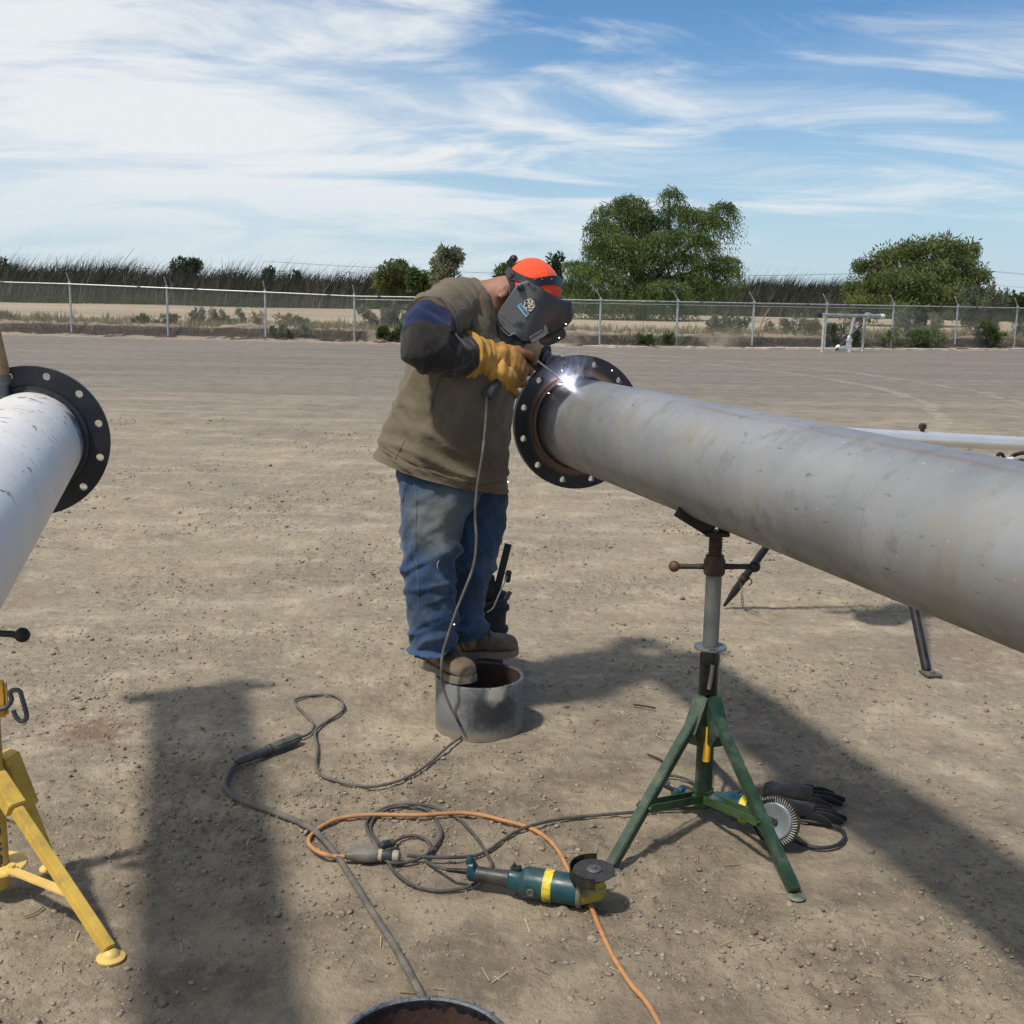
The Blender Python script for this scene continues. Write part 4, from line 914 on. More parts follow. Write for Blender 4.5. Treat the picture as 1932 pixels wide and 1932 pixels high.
mb = MB(); mb.lathe([(SR, -.25), (SR, 4.2), (SR - .006, 4.2), (SR - .006, -.25)], sA, sd, 40, True); mb.build('pipe_body', M_pol, bp)
# ---- black hose end and clamp lying far right
hz = thing('rubber_hose', 'black hose looped on the dirt under the silver pipe', 'hose', gr(1930, 862)); mb = MB()
mb.tube(spline([gr(1905, 866, .02), gr(1915, 858, .05), gr(1935, 854, .10), gr(1965, 856, .10), gr(1985, 866, .03), gr(1960, 874, .02), gr(1925, 868, .02)], 6), .022, 10); mb.build('hose', bpy.data.materials['black_rubber'], hz)
mb = MB(); mb.cyl(gr(1900, 867, .02), gr(1910, 866, .02), .024, n=10); mb.build('fitting', M_white, hz)
cl_ = thing('small_clamp', 'small black clamp on the dirt below the silver pipe', 'clamp', gr(1886, 862)); mb = MB()
mb.tube(spline([gr(1882, 862, .01), gr(1884, 857, .06), gr(1890, 857, .06), gr(1894, 863, .01)], 5), .02, 8); mb.build('jaw', M_blackst, cl_)

# ================================================================== pipe rings
def ring_mat():
    t = NT('sooty_ring'); a = t.noise(7, 6, .6); b = t.noise(3.0, 6, .62, .3, t.map(loc=(2.2, .3, 1.1)))
    sz = t.n('ShaderNodeSeparateXYZ'); t.l(t.pos(), sz.inputs[0]); z = sz.outputs[2]
    c = t.mix(t.rng(a, .3, .7), (.125, .13, .13), (.20, .20, .196))
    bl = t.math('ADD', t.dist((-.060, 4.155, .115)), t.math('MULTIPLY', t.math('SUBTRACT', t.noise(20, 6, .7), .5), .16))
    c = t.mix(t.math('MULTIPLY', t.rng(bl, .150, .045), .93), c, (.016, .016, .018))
    c = t.mix(t.math('MULTIPLY', t.rng(t.math('ADD', t.dist((-.045, 4.15, .178)), t.math('MULTIPLY', t.math('SUBTRACT', t.noise(26, 5, .7), .5), .06)), .060, .022), .75), c, (.40, .37, .30))
    c = t.mix(t.math('MULTIPLY', t.rng(z, .035, .004), .8), c, (.25, .20, .145))
    c = t.mix(t.math('MULTIPLY', t.rng(t.noise(70, 4, .6), .70, .74), .8), c, (.5, .48, .44))
    return t.done(c, .6, .15, t.bump(t.noise(50, 5, .6), .25, .003))
M_ring = ring_mat(); M_inrust = plain('inner_rust', (.055, .028, .020), .9, 0, .45, 12, .5, .004)
RC = Vector((-.110, 4.312, 0)); RH = .196
def ring(name, label, c, r, h, mo, mi, rim):
    o = thing(name, label, 'pipe ring', c, 'short cut rings of pipe'); mb = MB(); n = 72; v = []; f = []
    prof = [(r, -.01), (r, h - .004), (r - .003, h), (r - .011, h), (r - .014, h - .003), (r - .014, -.01)]
    mb.lathe(prof[:3], c, Z, n); a = mb.build('outer_wall', mo, o)
    mb = MB(); mb.lathe(prof[2:5], c, Z, n); 
    for k in range(46):
        t_ = random.uniform(0, 6.28); rr = random.choice([r - .001, r - .013]); mb.ball(c + Vector((math.cos(t_) * rr, math.sin(t_) * rr, h - random.uniform(-.001, .005))), random.uniform(.0014, .0034), 6, 4)
    mb.build('cut_rim', rim, o); mb = MB(); mb.lathe(prof[4:], c, Z, n); mb.build('inner_wall', mi, o); return o
M_rim = plain('cut_steel', (.15, .165, .18), .4, .5, .4, 60, .5, .003)
ring('pipe_ring', 'sooty grey pipe ring the welder stands on', RC, .168, RH, M_ring, M_inrust, M_rim)
r2 = gr(800, 1979, .2); r2.z = 0
ring('pipe_ring', 'rusty pipe ring cut off by the bottom edge of the picture', r2, .178, .2, plain('ring_grey', (.2, .2, .2), .6), M_inrust, plain('rim_blue_steel', (.16, .175, .19), .38, .5, .3, 40, .6, .004, dirt=(.02, .02, .025), dscale=30, damt=.8))
# sooty slag curtain inside the near ring
mb = MB(); n = 140; v = []; f = []
for i in range(n):
    t_ = 2 * math.pi * i / n; e = Vector((math.cos(t_), math.sin(t_), 0)); dr_ = .020 + .014 * noise.noise(Vector((i * .37, 0, 0))) + .006 * random.uniform(-1, 1)
    v += [r2 + e * .1655 + Vector((0, 0, .199)), r2 + e * .1625 + Vector((0, 0, .19)), r2 + e * .1635 + Vector((0, 0, .2 - dr_))]
for i in range(n):
    k = (i + 1) % n
    for q in (0, 1): f.append((i * 3 + q, k * 3 + q, k * 3 + q + 1, i * 3 + q + 1))
mb.add(v, f); o = [x for x in bpy.data.objects if x.name.startswith('pipe_ring')][-1]; mb.build('slag_edge', plain('slag', (.014, .015, .02), .3, .2, .5, 60, .6, .004), o)

# ================================================================== bucket with scrap
BC = Vector((-.152, 4.86, 0)); M_bucket = plain('black_bucket', (.024, .024, .027), .7, 0, .3, 12, .2, spec=.25, dirt=(.045, .04, .035), damt=.4)
bk = thing('bucket', 'black plastic bucket standing behind the welder', 'bucket', BC)
zt_ = .355; mb = MB(); mb.lathe([(0, .005), (.118, .005), (.122, .0), (.132, .20), (.146, .215), (.146, .225), (.134, .235), (.137, .305), (.149, .31), (.149, .32), (.138, .33), (.140, zt_), (.150, zt_ + .004), (.150, zt_ + .012), (.136, zt_ + .012), (.122, .03), (0, .03)], BC, Z, 40); mb.build('shell', M_bucket, bk)
h = [BC + Vector((-.10, -.10, .30)), BC + Vector((-.02, -.13, .33)), BC + Vector((.05, -.12, .42)), BC + Vector((.11, -.05, .52)), BC + Vector((.08, .02, .53)), BC + Vector((.02, .10, .40))]
h = [at(919, 1155, 4.725), at(930, 1147, 4.715), at(940, 1125, 4.74), at(950, 1103, 4.78), at(957, 1088, 4.82), at(958, 1080, 4.85), at(950, 1083, 4.90), at(940, 1092, 4.96), at(925, 1125, 5.0)]
mb = MB(); mb.tube(spline(h, 6), .0032, 8); bl_ = mb.build('bail', plain('bail_wire', (.42, .42, .42), .4, .6), bk)
mb = MB(); mb.cyl(at(960, 1079, 4.85), at(957, 1096, 4.815), .013, n=12); mb.build('grip', bpy.data.materials['black_rubber'], bl_)
fb = thing('flat_bar', 'dark flat steel bar leaning in the black bucket', 'steel bar', BC + Vector((0, 0, .03)))
a = at(921, 1180, 4.80); b = at(959, 1026, 4.86); a = b + (a - b) * 1.15; mb = MB(); d = (b - a).normalized(); sd_ = d.cross(Vector((0, 1, 0))).normalized(); mb.box((a + b) / 2, (b - a).length, .030, .007, d, sd_, d.cross(sd_), .001); mb.build('bar', M_blackst, fb)
rd = thing('steel_rod', 'short steel rod sticking out of the black bucket', 'steel rod', BC + Vector((.05, 0, .03)))
mb = MB(); mb.tube([at(938, 1170, 4.84), at(954, 1130, 4.88), at(963, 1116, 4.89)], [.008, .008, .011], 8); mb.build('rod', plain('rod_steel', (.16, .15, .14), .5, .6), rd)
pk = thing('wooden_block', 'dark blocky scrap standing in the black bucket', 'scrap', BC + Vector((-.05, 0, .03)))
mb = MB(); mb.box(at(926, 1128, 4.82), .05, .04, .20, (1, 0, .12), (0, 1, 0), (-.12, 0, 1), .006); mb.build('block', M_iron, pk)
# ================================================================== the welder
YP = 4.45
feet_c = Vector((-.13, 4.36, RH))
def cloth(name, col, var=.2, weave=420, dirt=None, damt=.5, dscale=6, rough=.92, bump=.25, extra=None):
    t = NT(name); a = t.noise(5, 6, .6); c = t.mix(t.rng(a, .3, .7), [x * (1 - var) for x in col], [x * (1 + var) for x in col])
    if dirt: c = t.mix(t.math('MULTIPLY', t.rng(t.noise(dscale, 7, .65), .46, .68), damt), c, dirt)
    if extra: c = extra(t, c)
    nb = t.bump(t.noise(weave, 2, .5), bump, .0006); nb = t.bump(t.noise(13, 4, .55, 1.0), .42, .018, nb)
    m_ = t.done(c, rough, 0, nb, .15); t.p.inputs['Sheen Weight'].default_value = .15; return m_
M_shirt = cloth('olive_tee', (.132, .106, .070), .14, dirt=(.068, .056, .040), damt=.55, dscale=3.5)
TH = at(820, 985, 4.16)
def jeans_extra(t, c):
    d = t.math('ADD', t.dist(tuple(TH)), t.math('MULTIPLY', t.math('SUBTRACT', t.noise(6, 5, .6), .5), .12))
    c = t.mix(t.math('MULTIPLY', t.rng(d, .17, .05), .75), c, (.175, .185, .165))
    return t.mix(t.math('MULTIPLY', t.rng(t.noise(9, 6, .65), .52, .70), .35), c, (.13, .15, .175))
M_jeans = cloth('blue_denim', (.030, .062, .125), .3, 600, dirt=(.06, .068, .08), damt=.5, extra=jeans_extra, bump=.4)
M_blue_sl = cloth('navy_sleeve', (.010, .017, .062), .25)
M_dark_sl = cloth('charcoal_sleeve', (.026, .024, .023), .3, dirt=(.05, .042, .035))
M_leather = NT('tan_glove_leather')
def glove_mat():
    t = NT('yellow_glove_leather'); a = t.noise(9, 7, .62); b = t.noise(22, 6, .65)
    c = t.mix(t.rng(a, .3, .7), (.42, .215, .042), (.56, .31, .075)); c = t.mix(t.math('MULTIPLY', t.rng(t.noise(7, 6, .6, 0, t.map(loc=(1, 4, 2))), .48, .62), .75), c, (.17, .085, .032))
    kd = t.rng(t.dot(Vector((1, 0, -.1)).normalized(), tuple(at(950, 690, 4.40))), .0, .09); c = t.mix(t.math('MULTIPLY', kd, t.rng(b, .25, .55, .45, .85)), c, (.155, .062, .036))
    return t.done(c, .75, 0, t.bump(b, .5, .004), .3)
M_glove = glove_mat(); bpy.data.materials.remove(M_leather.m)
def skin_mat():
    t = NT('skin'); a = t.noise(16, 5, .6); c = t.mix(t.rng(a, .3, .7), (.27, .125, .080), (.34, .165, .108)); c = t.mix(t.math('MULTIPLY', t.rng(t.noise(5, 4, .6), .5, .7), .4), c, (.24, .095, .062))
    m_ = t.done(c, .55, 0, t.bump(t.noise(90, 4, .6), .15, .002), .4); t.p.inputs['Subsurface Weight'].default_value = .08; t.p.inputs['Subsurface Radius'].default_value = (.02, .008, .004); return m_
M_skin = skin_mat()
M_boot = plain('scuffed_boot_leather', (.125, .088, .056), .75, 0, .3, 14, .5, .004, dirt=(.24, .20, .15), dscale=9, damt=.6)
M_sole = plain('boot_sole', (.20, .165, .12), .85, 0, .3, 20, .4, .003, dirt=(.08, .065, .05), damt=.5)
M_lace = plain('boot_lace', (.12, .055, .03), .8)
M_cap = cloth('orange_cap', (.90, .095, .035), .05, 500, rough=.8)
M_black = plain('black_plastic', (.014, .015, .018), .35, 0, .3, 30, .12)
M_hair = plain('dark_hair', (.012, .010, .009), .7, 0, .4, 200, .5)

def body_remesh(mb, name, mat, voxel=.011, it=6):
    o = mb.build(name, mat); md = o.modifiers.new('r', 'REMESH'); md.mode = 'VOXEL'; md.voxel_size = voxel; md.use_smooth_shade = True
    sm = o.modifiers.new('s', 'SMOOTH'); sm.factor = .5; sm.iterations = it
    dg = bpy.context.evaluated_depsgraph_get(); me = bpy.data.meshes.new_from_object(o.evaluated_get(dg)); old = o.data; o.modifiers.clear(); o.data = me; bpy.data.meshes.remove(old); me.name = name
    me.polygons.foreach_set('use_smooth', [True] * len(me.polygons)); return o

HC = at(1003, 553, 4.50)                                   # centre of the head
fwd = Vector((.55, -.05, -.83)).normalized()               # where the face looks
crown = Vector((.80, .0, .60)).normalized(); crown = (crown - fwd * crown.dot(fwd)).normalized()
sidev = fwd.cross(crown).normalized()
# joints
J = dict(pel=at(845, 905, 4.42), bel=at(850, 800, 4.46), che=at(868, 670, 4.50), nb=at(915, 562, 4.50),
         ls=at(880, 590, 4.68), rs=at(842, 590, 4.33), re=at(806, 648, 4.13), rw=at(895, 673, 4.30), rh=at(960, 688, 4.42),
         le=at(968, 655, 4.88), lw=at(1025, 672, 4.84), lh=at(1046, 680, 4.80),
         rk=at(806, 1070, 4.27), ra=at(820, 1235, 4.25), rhp=at(825, 930, 4.33), lhp=at(890, 930, 4.50), lk=at(885, 1075, 4.50), la=at(885, 1215, 4.47))
mb = MB()
mb.tube(spline([J['pel'], J['bel'], J['che'], at(890, 600, 4.5), J['nb']], 5), [.12 - .0015 * i for i in range(21)], 20)
for a, b, r0, r1 in [('ls', 'le', .055, .042), ('le', 'lw', .042, .03), ('lw', 'lh', .025, .02), ('rs', 're', .055, .045), ('re', 'rw', .045, .032), ('rw', 'rh', .032, .032),
                     ('rhp', 'rk', .082, .055), ('rk', 'ra', .050, .03), ('lhp', 'lk', .082, .055), ('lk', 'la', .050, .03)]:
    mb.cyl(J[a], J[b], r0, r1, 16); mb.ball(J[b], r1, 12, 8)
mb.tube([J['rs'], at(870, 580, 4.45), J['ls']], [.06, .08, .06], 16)
mb.tube(spline([at(905, 568, 4.50), at(930, 560, 4.50), at(955, 552, 4.50), at(975, 556, 4.50)], 4), [.078, .076, .073, .070, .068, .067, .066, .065, .064, .064, .066, .068, .07], 20)   # neck
mb.ball(HC, (.094, .077, .104), 22, 14, fwd, sidev, crown)                               # skull
mb.ball(HC + fwd * .045 - crown * .055, (.055, .058, .062), 16, 10, fwd, sidev, crown)    # jaw
mb.ball(HC + fwd * .098 - crown * .030, (.022, .014, .026), 10, 7, fwd, sidev, crown)     # nose
mb.ball(HC + fwd * .088 - crown * .074, (.014, .026, .010), 10, 7, fwd, sidev, crown)     # mouth
for s in (-1, 1): mb.ball(HC + fwd * .078 + sidev * .03 * s + crown * .004, (.012, .017, .010), 8, 6, fwd, sidev, crown)
# near ear: rim, bowl and lobe
EC = at(950, 549, 4.404)
ear_up = (at(958, 537, 4.42) - at(944, 563, 4.42)).normalized(); ear_f = ear_up.cross(Vector((0, 1, 0))).normalized()
mb.ball(EC + Vector((0, .012, 0)), (.017, .012, .030), 12, 8, ear_f, (0, 1, 0), ear_up)
mb.tube([EC + ear_up * .026 * math.sin(a) + ear_f * .016 * math.cos(a) * -1 + Vector((0, -.003, 0)) for a in np.linspace(-1.4, 2.2, 11)], .0058, 8)
mb.ball(EC - ear_up * .027 + ear_f * .006, .008, 8, 6)
person = body_remesh(mb, 'person', M_skin, .0085, 5)
tag(person, 'welder in olive tee, blue jeans and orange cap bending over the flange', 'person')

# ---- fabric by rings: (left x, left y, right x, right y, centre Y, half depth)
def fabric(rows, n_v, n_u, folds, expo=2.2):
    L = lerp_list(rows, n_v); v = []; f = []
    for i, (lx, ly, rx, ry, Y, d) in enumerate(L):
        a = at(lx, ly, Y); b = at(rx, ry, Y); c = (a + b) / 2; A = (b - a) / 2; B = Vector((0, d, 0)); vv = i / (n_v - 1)
        for j in range(n_u):
            th = 2 * math.pi * j / n_u; cs, sn = math.cos(th), math.sin(th); e = 2 / expo
            q = A * (math.copysign(abs(cs) ** e, cs)) + B * (math.copysign(abs(sn) ** e, sn)); nrm = (A.normalized() * cs + Vector((0, 1, 0)) * sn)
            v.append(c + q + nrm * folds(vv, th, c + q))
    for i in range(n_v - 1):
        for j in range(n_u): f.append((i * n_u + j, (i + 1) * n_u + j, (i + 1) * n_u + (j + 1) % n_u, i * n_u + (j + 1) % n_u))
    f.append(tuple(reversed([(n_v - 1) * n_u + j for j in range(n_u)]))[::-1]); f.append(tuple(range(n_u)))
    return v, f
def crease(x, z, ang, fa, fl, seed, sharp=1.0):
    u = x * math.cos(ang) + z * math.sin(ang); w = -x * math.sin(ang) + z * math.cos(ang)
    n_ = noise.noise(Vector((u * fa, w * fl, seed))); return max(0.0, 1 - 3.2 * abs(n_)) ** sharp

def shirt_fold(v, th, p):
    near = max(0.15, -math.sin(th)); top = max(0, min(1, (v - .58) / .2)); low = max(0, 1 - v / .55); y = p.y * .6
    w = .012 * noise.noise(Vector((p.x * 5, p.z * 3.2, th))) + .004 * noise.noise(Vector((p.x * 16, p.z * 13, 2 + y)))
    w += top * .016 * crease(p.x, p.z + y, R(18), 11, 2.2, 3.1 + y * .5) + top * .009 * crease(p.x, p.z, R(28), 20, 3, 7.7 + y)        # drapes down the chest
    w += (1 - top) * .013 * crease(p.x, p.z, R(-24), 7, 1.6, 11 + y * .4)                                                              # pulls from the arm pit
    w += low * .011 * crease(p.x + y, p.z, R(74), 12, 3.0, 5.5) + low * .008 * crease(p.x, p.z, R(58), 18, 4.0, 1.9 + y)                # slack creases low down
    w += .006 * crease(p.x, p.z, R(40), 15, 5, 21 + y)
    if v < .052: w += .0030                                  # turned hem
    elif v < .066: w -= .0032
    return 1.45 * w * (.45 + .55 * near) - .013
rows = [(709, 858, 957, 925, 4.44, .245), (717, 836, 959, 890, 4.44, .252), (729, 795, 963, 845, 4.45, .255), (741, 755, 968, 800, 4.46, .252), (754, 715, 975, 758, 4.48, .245), (764, 680, 980, 715, 4.49, .235),
        (768, 645, 976, 680, 4.50, .228), (772, 610, 966, 655, 4.50, .222), (783, 578, 958, 640, 4.50, .212), (802, 556, 952, 624, 4.50, .195), (830, 536, 946, 607, 4.50, .165), (862, 526, 940, 590, 4.50, .128), (888, 524, 935, 574, 4.50, .098), (903, 527, 930, 562, 4.50, .082)]
mb = MB(); mb.add(*fabric(rows, 120, 150, shirt_fold, 2.25))
def sleeve_fold(s, t, p): return .008 * noise.noise(Vector((p.x * 12, p.y * 9, p.z * 12))) + .010 * crease(p.x + p.y, p.z, R(35), 16, 5, 2.7) + (.003 if s > .93 else 0)
mb.tube(spline([at(868, 576, 4.42), at(848, 584, 4.335), at(828, 596, 4.255), at(814, 609, 4.205)], 8), [.095, .096, .097, .098, .098, .098, .097, .097, .096, .096, .095, .095, .094, .094, .094, .094, .094, .094, .094, .094, .094, .094, .095, .096, .097], 64, True, sleeve_fold)
mb.tube(spline([at(890, 575, 4.56), at(905, 590, 4.66), at(925, 612, 4.75), at(945, 632, 4.82)], 6), [.095 - .001 * i for i in range(19)], 40, True, sleeve_fold)
tee = mb.build('t_shirt', M_shirt, person, angle=75); tag(tee, 'olive brown short sleeved tee with turned hem')
# side seam and hem stitch lines as thin cords sunk in the cloth
def surf_line(pts, Y0, r, name, mat, parent, obj):
    dg = bpy.context.evaluated_depsgraph_get(); dg.update(); out = []
    from mathutils.bvhtree import BVHTree
    bv = BVHTree.FromPolygons([v.co[:] for v in obj.data.vertices], [p.vertices[:] for p in obj.data.polygons])
    for q in spline([Vector((x, y, 0)) for x, y in pts], 6):
        x, y = q.x, q.y; d = ray(x, y).normalized(); h = bv.ray_cast(Vector((0, 0, CAM_H)), d)
        if h[0] is not None: out.append(h[0] - d * r * .3)
    if len(out) > 2: m_ = MB(); m_.tube(out, r, 6); m_.build(name, mat, parent)
    return out
M_thread = plain('seam_thread', (.06, .047, .03), .9)
surf_line([(833, 706), (828, 720), (823, 735), (819, 750), (815, 764), (812, 776)], 4.2, .0016, 'side_seam', M_thread, tee, tee)
surf_line([(763, 832), (757, 845), (750, 858), (745, 868)], 4.2, .0014, 'side_seam', M_thread, tee, tee)
surf_line([(722, 842), (745, 857), (775, 872), (810, 889), (845, 902), (880, 911), (915, 914), (945, 909)], 4.2, .0014, 'hem_stitch', M_thread, tee, tee)
surf_line([(904, 530), (908, 545), (915, 562), (922, 580), (928, 596), (933, 608)], 4.2, .0042, 'neckband', M_shirt, tee, tee)

# ---- arm of the welding jacket
def arm_fold(s, t, p): return .006 * noise.noise(Vector((p.x * 14, p.y * 14, p.z * 14))) + .011 * crease(p.x + p.y * .7, p.z, R(-38), 15, 5, 3.3) + .008 * crease(p.x, p.z + p.y, R(35), 20, 6, 9.1)
mb = MB(); mb.tube(spline([at(836, 590, 4.29), at(824, 600, 4.245), at(812, 616, 4.19), at(805, 636, 4.14), at(806, 650, 4.12)], 8), [.066 + .017 * min(1, i / 12) for i in range(33)], 48, True, arm_fold); mb.build('upper_sleeve', M_blue_sl, person)
mb = MB(); mb.tube(spline([at(806, 634, 4.135), at(807, 648, 4.12), at(816, 658, 4.125), at(832, 664, 4.15), at(852, 668, 4.20), at(872, 671, 4.25), at(890, 673, 4.29)], 7), [.088 - .032 * max(0, (i - 8) / 34) for i in range(43)], 56, True, arm_fold); mb.build('lower_sleeve', M_dark_sl, person)
mb = MB(); mb.tube(spline([at(935, 620, 4.79), at(960, 645, 4.87), at(985, 660, 4.88), at(1008, 670, 4.86), at(1028, 676, 4.84)], 6), [.074 - .0009 * i for i in range(25)], 36, True, arm_fold); mb.build('far_sleeve', cloth('far_sleeve_cloth', (.075, .062, .044), .2, dirt=(.04, .035, .03)), person)

# ---- gloves
def glove_fold(s, t, p): return .0055 * noise.noise(Vector((p.x * 22, p.y * 18, p.z * 22))) + .0045 * math.sin(p.x * 120 + p.z * 50 + 3.5 * noise.noise(p * 11))
def glove_fold(s, t, p): return .004 * noise.noise(Vector((p.x * 26, p.y * 20, p.z * 26))) + .0095 * crease(p.x + p.y * .5, p.z, R(28), 26, 9, 4.1) + .006 * crease(p.x + p.y * .5, p.z, R(-20), 34, 10, 8.8)
mb = MB()
cuff = spline([at(876, 671, 4.265), at(886, 672, 4.285), at(900, 675, 4.305), at(916, 679, 4.325), at(932, 683, 4.345), at(948, 688, 4.36), at(964, 692, 4.372), at(978, 695, 4.385), at(990, 695, 4.395)], 7)
prof_r = [(0, .0800), (.06, .0790), (.20, .0725), (.34, .0655), (.44, .0620), (.55, .0650), (.68, .0700), (.80, .0690), (.90, .0600), (.96, .0460), (1, .030)]
cr = [float(np.interp(i / (len(cuff) - 1), [q[0] for q in prof_r], [q[1] for q in prof_r])) for i in range(len(cuff))]
v, f = tube(cuff, cr, 64, True, glove_fold); NV = 64; vv = []
for k, q in enumerate(v):
    i = k // NV; fl = float(np.interp(i / (len(cuff) - 1), [0, .35, .6, 1], [1, .9, .62, .6])); vv.append(Vector((q.x, cuff[i].y + (q.y - cuff[i].y) * fl, q.z)))
mb.add(vv, f)
mb.tube(spline([at(926, 694, 4.315), at(938, 702, 4.312), at(950, 711, 4.318), at(962, 721, 4.33), at(970, 729, 4.345)], 5), [.022, .030, .036, .039, .041, .042, .042, .042, .041, .040, .039, .038, .036, .034, .031, .028, .025, .021, .017, .012, .008], 32, True, glove_fold)
K1 = (986, 664); K4 = (956, 728)
for i in range(4):                                           # fingers closing round the holder
    s = i / 3; bx_ = K1[0] + (K4[0] - K1[0]) * s; by_ = K1[1] + (K4[1] - K1[1]) * s; ln_ = (1.0, 1.12, 1.05, .82)[i]
    pts = [at(bx_ - 20, by_ - 2, 4.375), at(bx_ - 2, by_ + 1, 4.365), at(bx_ + 13 * ln_, by_ + 6, 4.375), at(bx_ + 21 * ln_, by_ + 13, 4.405), at(bx_ + 19 * ln_, by_ + 18, 4.435), at(bx_ + 6, by_ + 17, 4.462), at(bx_ - 8, by_ + 12, 4.468)]
    pp = spline(pts, 5); mb.tube(pp, [.0162 - .0040 * (k / (len(pp) - 1)) + .0012 * math.sin(k * 1.3) for k in range(len(pp))], 14); mb.ball(pp[-1], .0128, 10, 7)
pp = spline([at(946, 668, 4.43), at(962, 659, 4.455), at(976, 656, 4.47), at(988, 660, 4.475)], 5); mb.tube(pp, [.022 - .0005 * k for k in range(len(pp))], 14); mb.ball(pp[-1], .0142, 10, 7)
pp = spline([at(935, 712, 4.37), at(948, 724, 4.375), at(962, 733, 4.39), at(970, 727, 4.40)], 5); mb.tube(pp, [.020, .020, .019, .018, .018, .017, .016, .015, .014, .013, .012, .010, .009, .008, .007, .006], 12)
gl = mb.build('glove', M_glove, person, angle=70); gl['label'] = 'yellow leather gauntlet glove with blackened fingers'
mb = MB(); mb.tube(spline([at(x, y, 4.262) for x, y in ((881, 632), (886, 640), (889, 655), (888, 672), (884, 690), (878, 705), (872, 712))], 4), .0022, 6); 
mb = MB(); mb.ball(at(914, 690, 4.268), (.005, .004, .010), 10, 7); mb.build('cuff_hole', M_black, gl)
# far glove resting on the flange edge
mb = MB(); c = at(1045, 684, 4.795); mb.ball(c, (.034, .040, .030), 16, 10); mb.ball(at(1030, 678, 4.82), (.036, .034, .034), 14, 9)
for i in range(4): y0 = 4.76 + .022 * i; pp = spline([c + Vector((-.01, y0 - 4.795, .012)), c + Vector((.020, y0 - 4.795, .016)), c + Vector((.036, y0 - 4.795, -.002)), c + Vector((.034, y0 - 4.80, -.022))], 4); mb.tube(pp, .0125, 10); mb.ball(pp[-1], .012, 8, 6)
pp = spline([c + Vector((-.02, -.03, .0)), c + Vector((.0, -.05, -.008)), c + Vector((.018, -.056, -.014))], 4); mb.tube(pp, .0125, 10); mb.ball(pp[-1], .0125, 8, 6)
gl2 = mb.build('glove', cloth('navy_glove', (.012, .014, .028), .25), person, angle=70); gl2['label'] = 'dark navy glove resting on the flange edge'

# ---- jeans
def leg_fold(v, th, p):
    ank = max(0, min(1, (v - .70) / .22)); knee = math.exp(-((v - .50) / .14) ** 2); y = p.y * .8
    w = .010 * noise.noise(Vector((p.x * 6, p.y * 5, p.z * 5))) + .003 * noise.noise(Vector((p.x * 24, p.y * 20, p.z * 26)))
    w += knee * (.017 * crease(p.x + y, p.z, R(62), 10, 3, 2.2) + .012 * crease(p.x - y, p.z, R(118), 13, 4, 8.1))
    w += ank * (.021 * crease(p.x + y, p.z, R(80), 15, 2.2, 4.4) + .014 * crease(p.x - y, p.z, R(104), 20, 4, 6.6) - .006)
    w += (1 - ank) * .008 * crease(p.x + y, p.z, R(30), 12, 4, 9.3) + .006 * crease(p.x, p.z + y, R(140), 16, 5, 12)
    if v > .985: w += .003
    return 1.2 * w - .008
near_leg = [(752, 850, 925, 880, 4.36, .150), (744, 885, 915, 920, 4.345, .150), (747, 918, 900, 945, 4.33, .142), (755, 949, 890, 957, 4.32, .130), (756, 985, 876, 988, 4.31, .120), (758, 1018, 866, 1016, 4.30, .110), (764, 1052, 860, 1050, 4.29, .102), (765, 1080, 855, 1082, 4.28, .098),
            (767, 1111, 858, 1114, 4.275, .096), (772, 1143, 863, 1143, 4.27, .096), (769, 1172, 864, 1172, 4.265, .096), (768, 1192, 860, 1192, 4.26, .094), (774, 1212, 858, 1210, 4.26, .088), (785, 1236, 852, 1221, 4.258, .078)]
far_leg = [(800, 860, 955, 890, 4.50, .150), (830, 900, 957, 925, 4.50, .140), (840, 930, 956, 948, 4.50, .130), (846, 961, 953, 966, 4.50, .120), (846, 1000, 948, 1002, 4.50, .112), (845, 1035, 943, 1036, 4.50, .104), (843, 1062, 938, 1062, 4.50, .098), (842, 1085, 926, 1085, 4.495, .094),
           (844, 1111, 918, 1111, 4.49, .092), (848, 1140, 914, 1140, 4.485, .090), (850, 1165, 913, 1163, 4.48, .090), (852, 1183, 911, 1178, 4.475, .086), (858, 1203, 913, 1194, 4.47, .084)]
mb = MB(); mb.add(*fabric(near_leg, 110, 88, leg_fold, 2.1)); mb.add(*fabric(far_leg, 100, 80, leg_fold, 2.1)); jn = mb.build('jeans', M_jeans, person, angle=80); jn['label'] = 'worn blue jeans faded on the near thigh'
M_stitch = plain('jean_stitch', (.10, .115, .12), .9)
surf_line([(781, 905), (784, 930), (786, 960), (785, 990), (784, 1020), (783, 1045), (786, 1070), (788, 1100), (789, 1130), (790, 1160)], 4.2, .0019, 'outseam', M_stitch, jn, jn)
surf_line([(762, 895), (764, 915), (763, 932), (760, 945)], 4.2, .0018, 'pocket_edge', M_stitch, jn, jn)
surf_line([(828, 1058), (826, 1063), (825, 1069), (827, 1073)], 4.2, .0020, 'knee_tear', plain('tear_thread', (.34, .35, .34), .9), jn, jn)

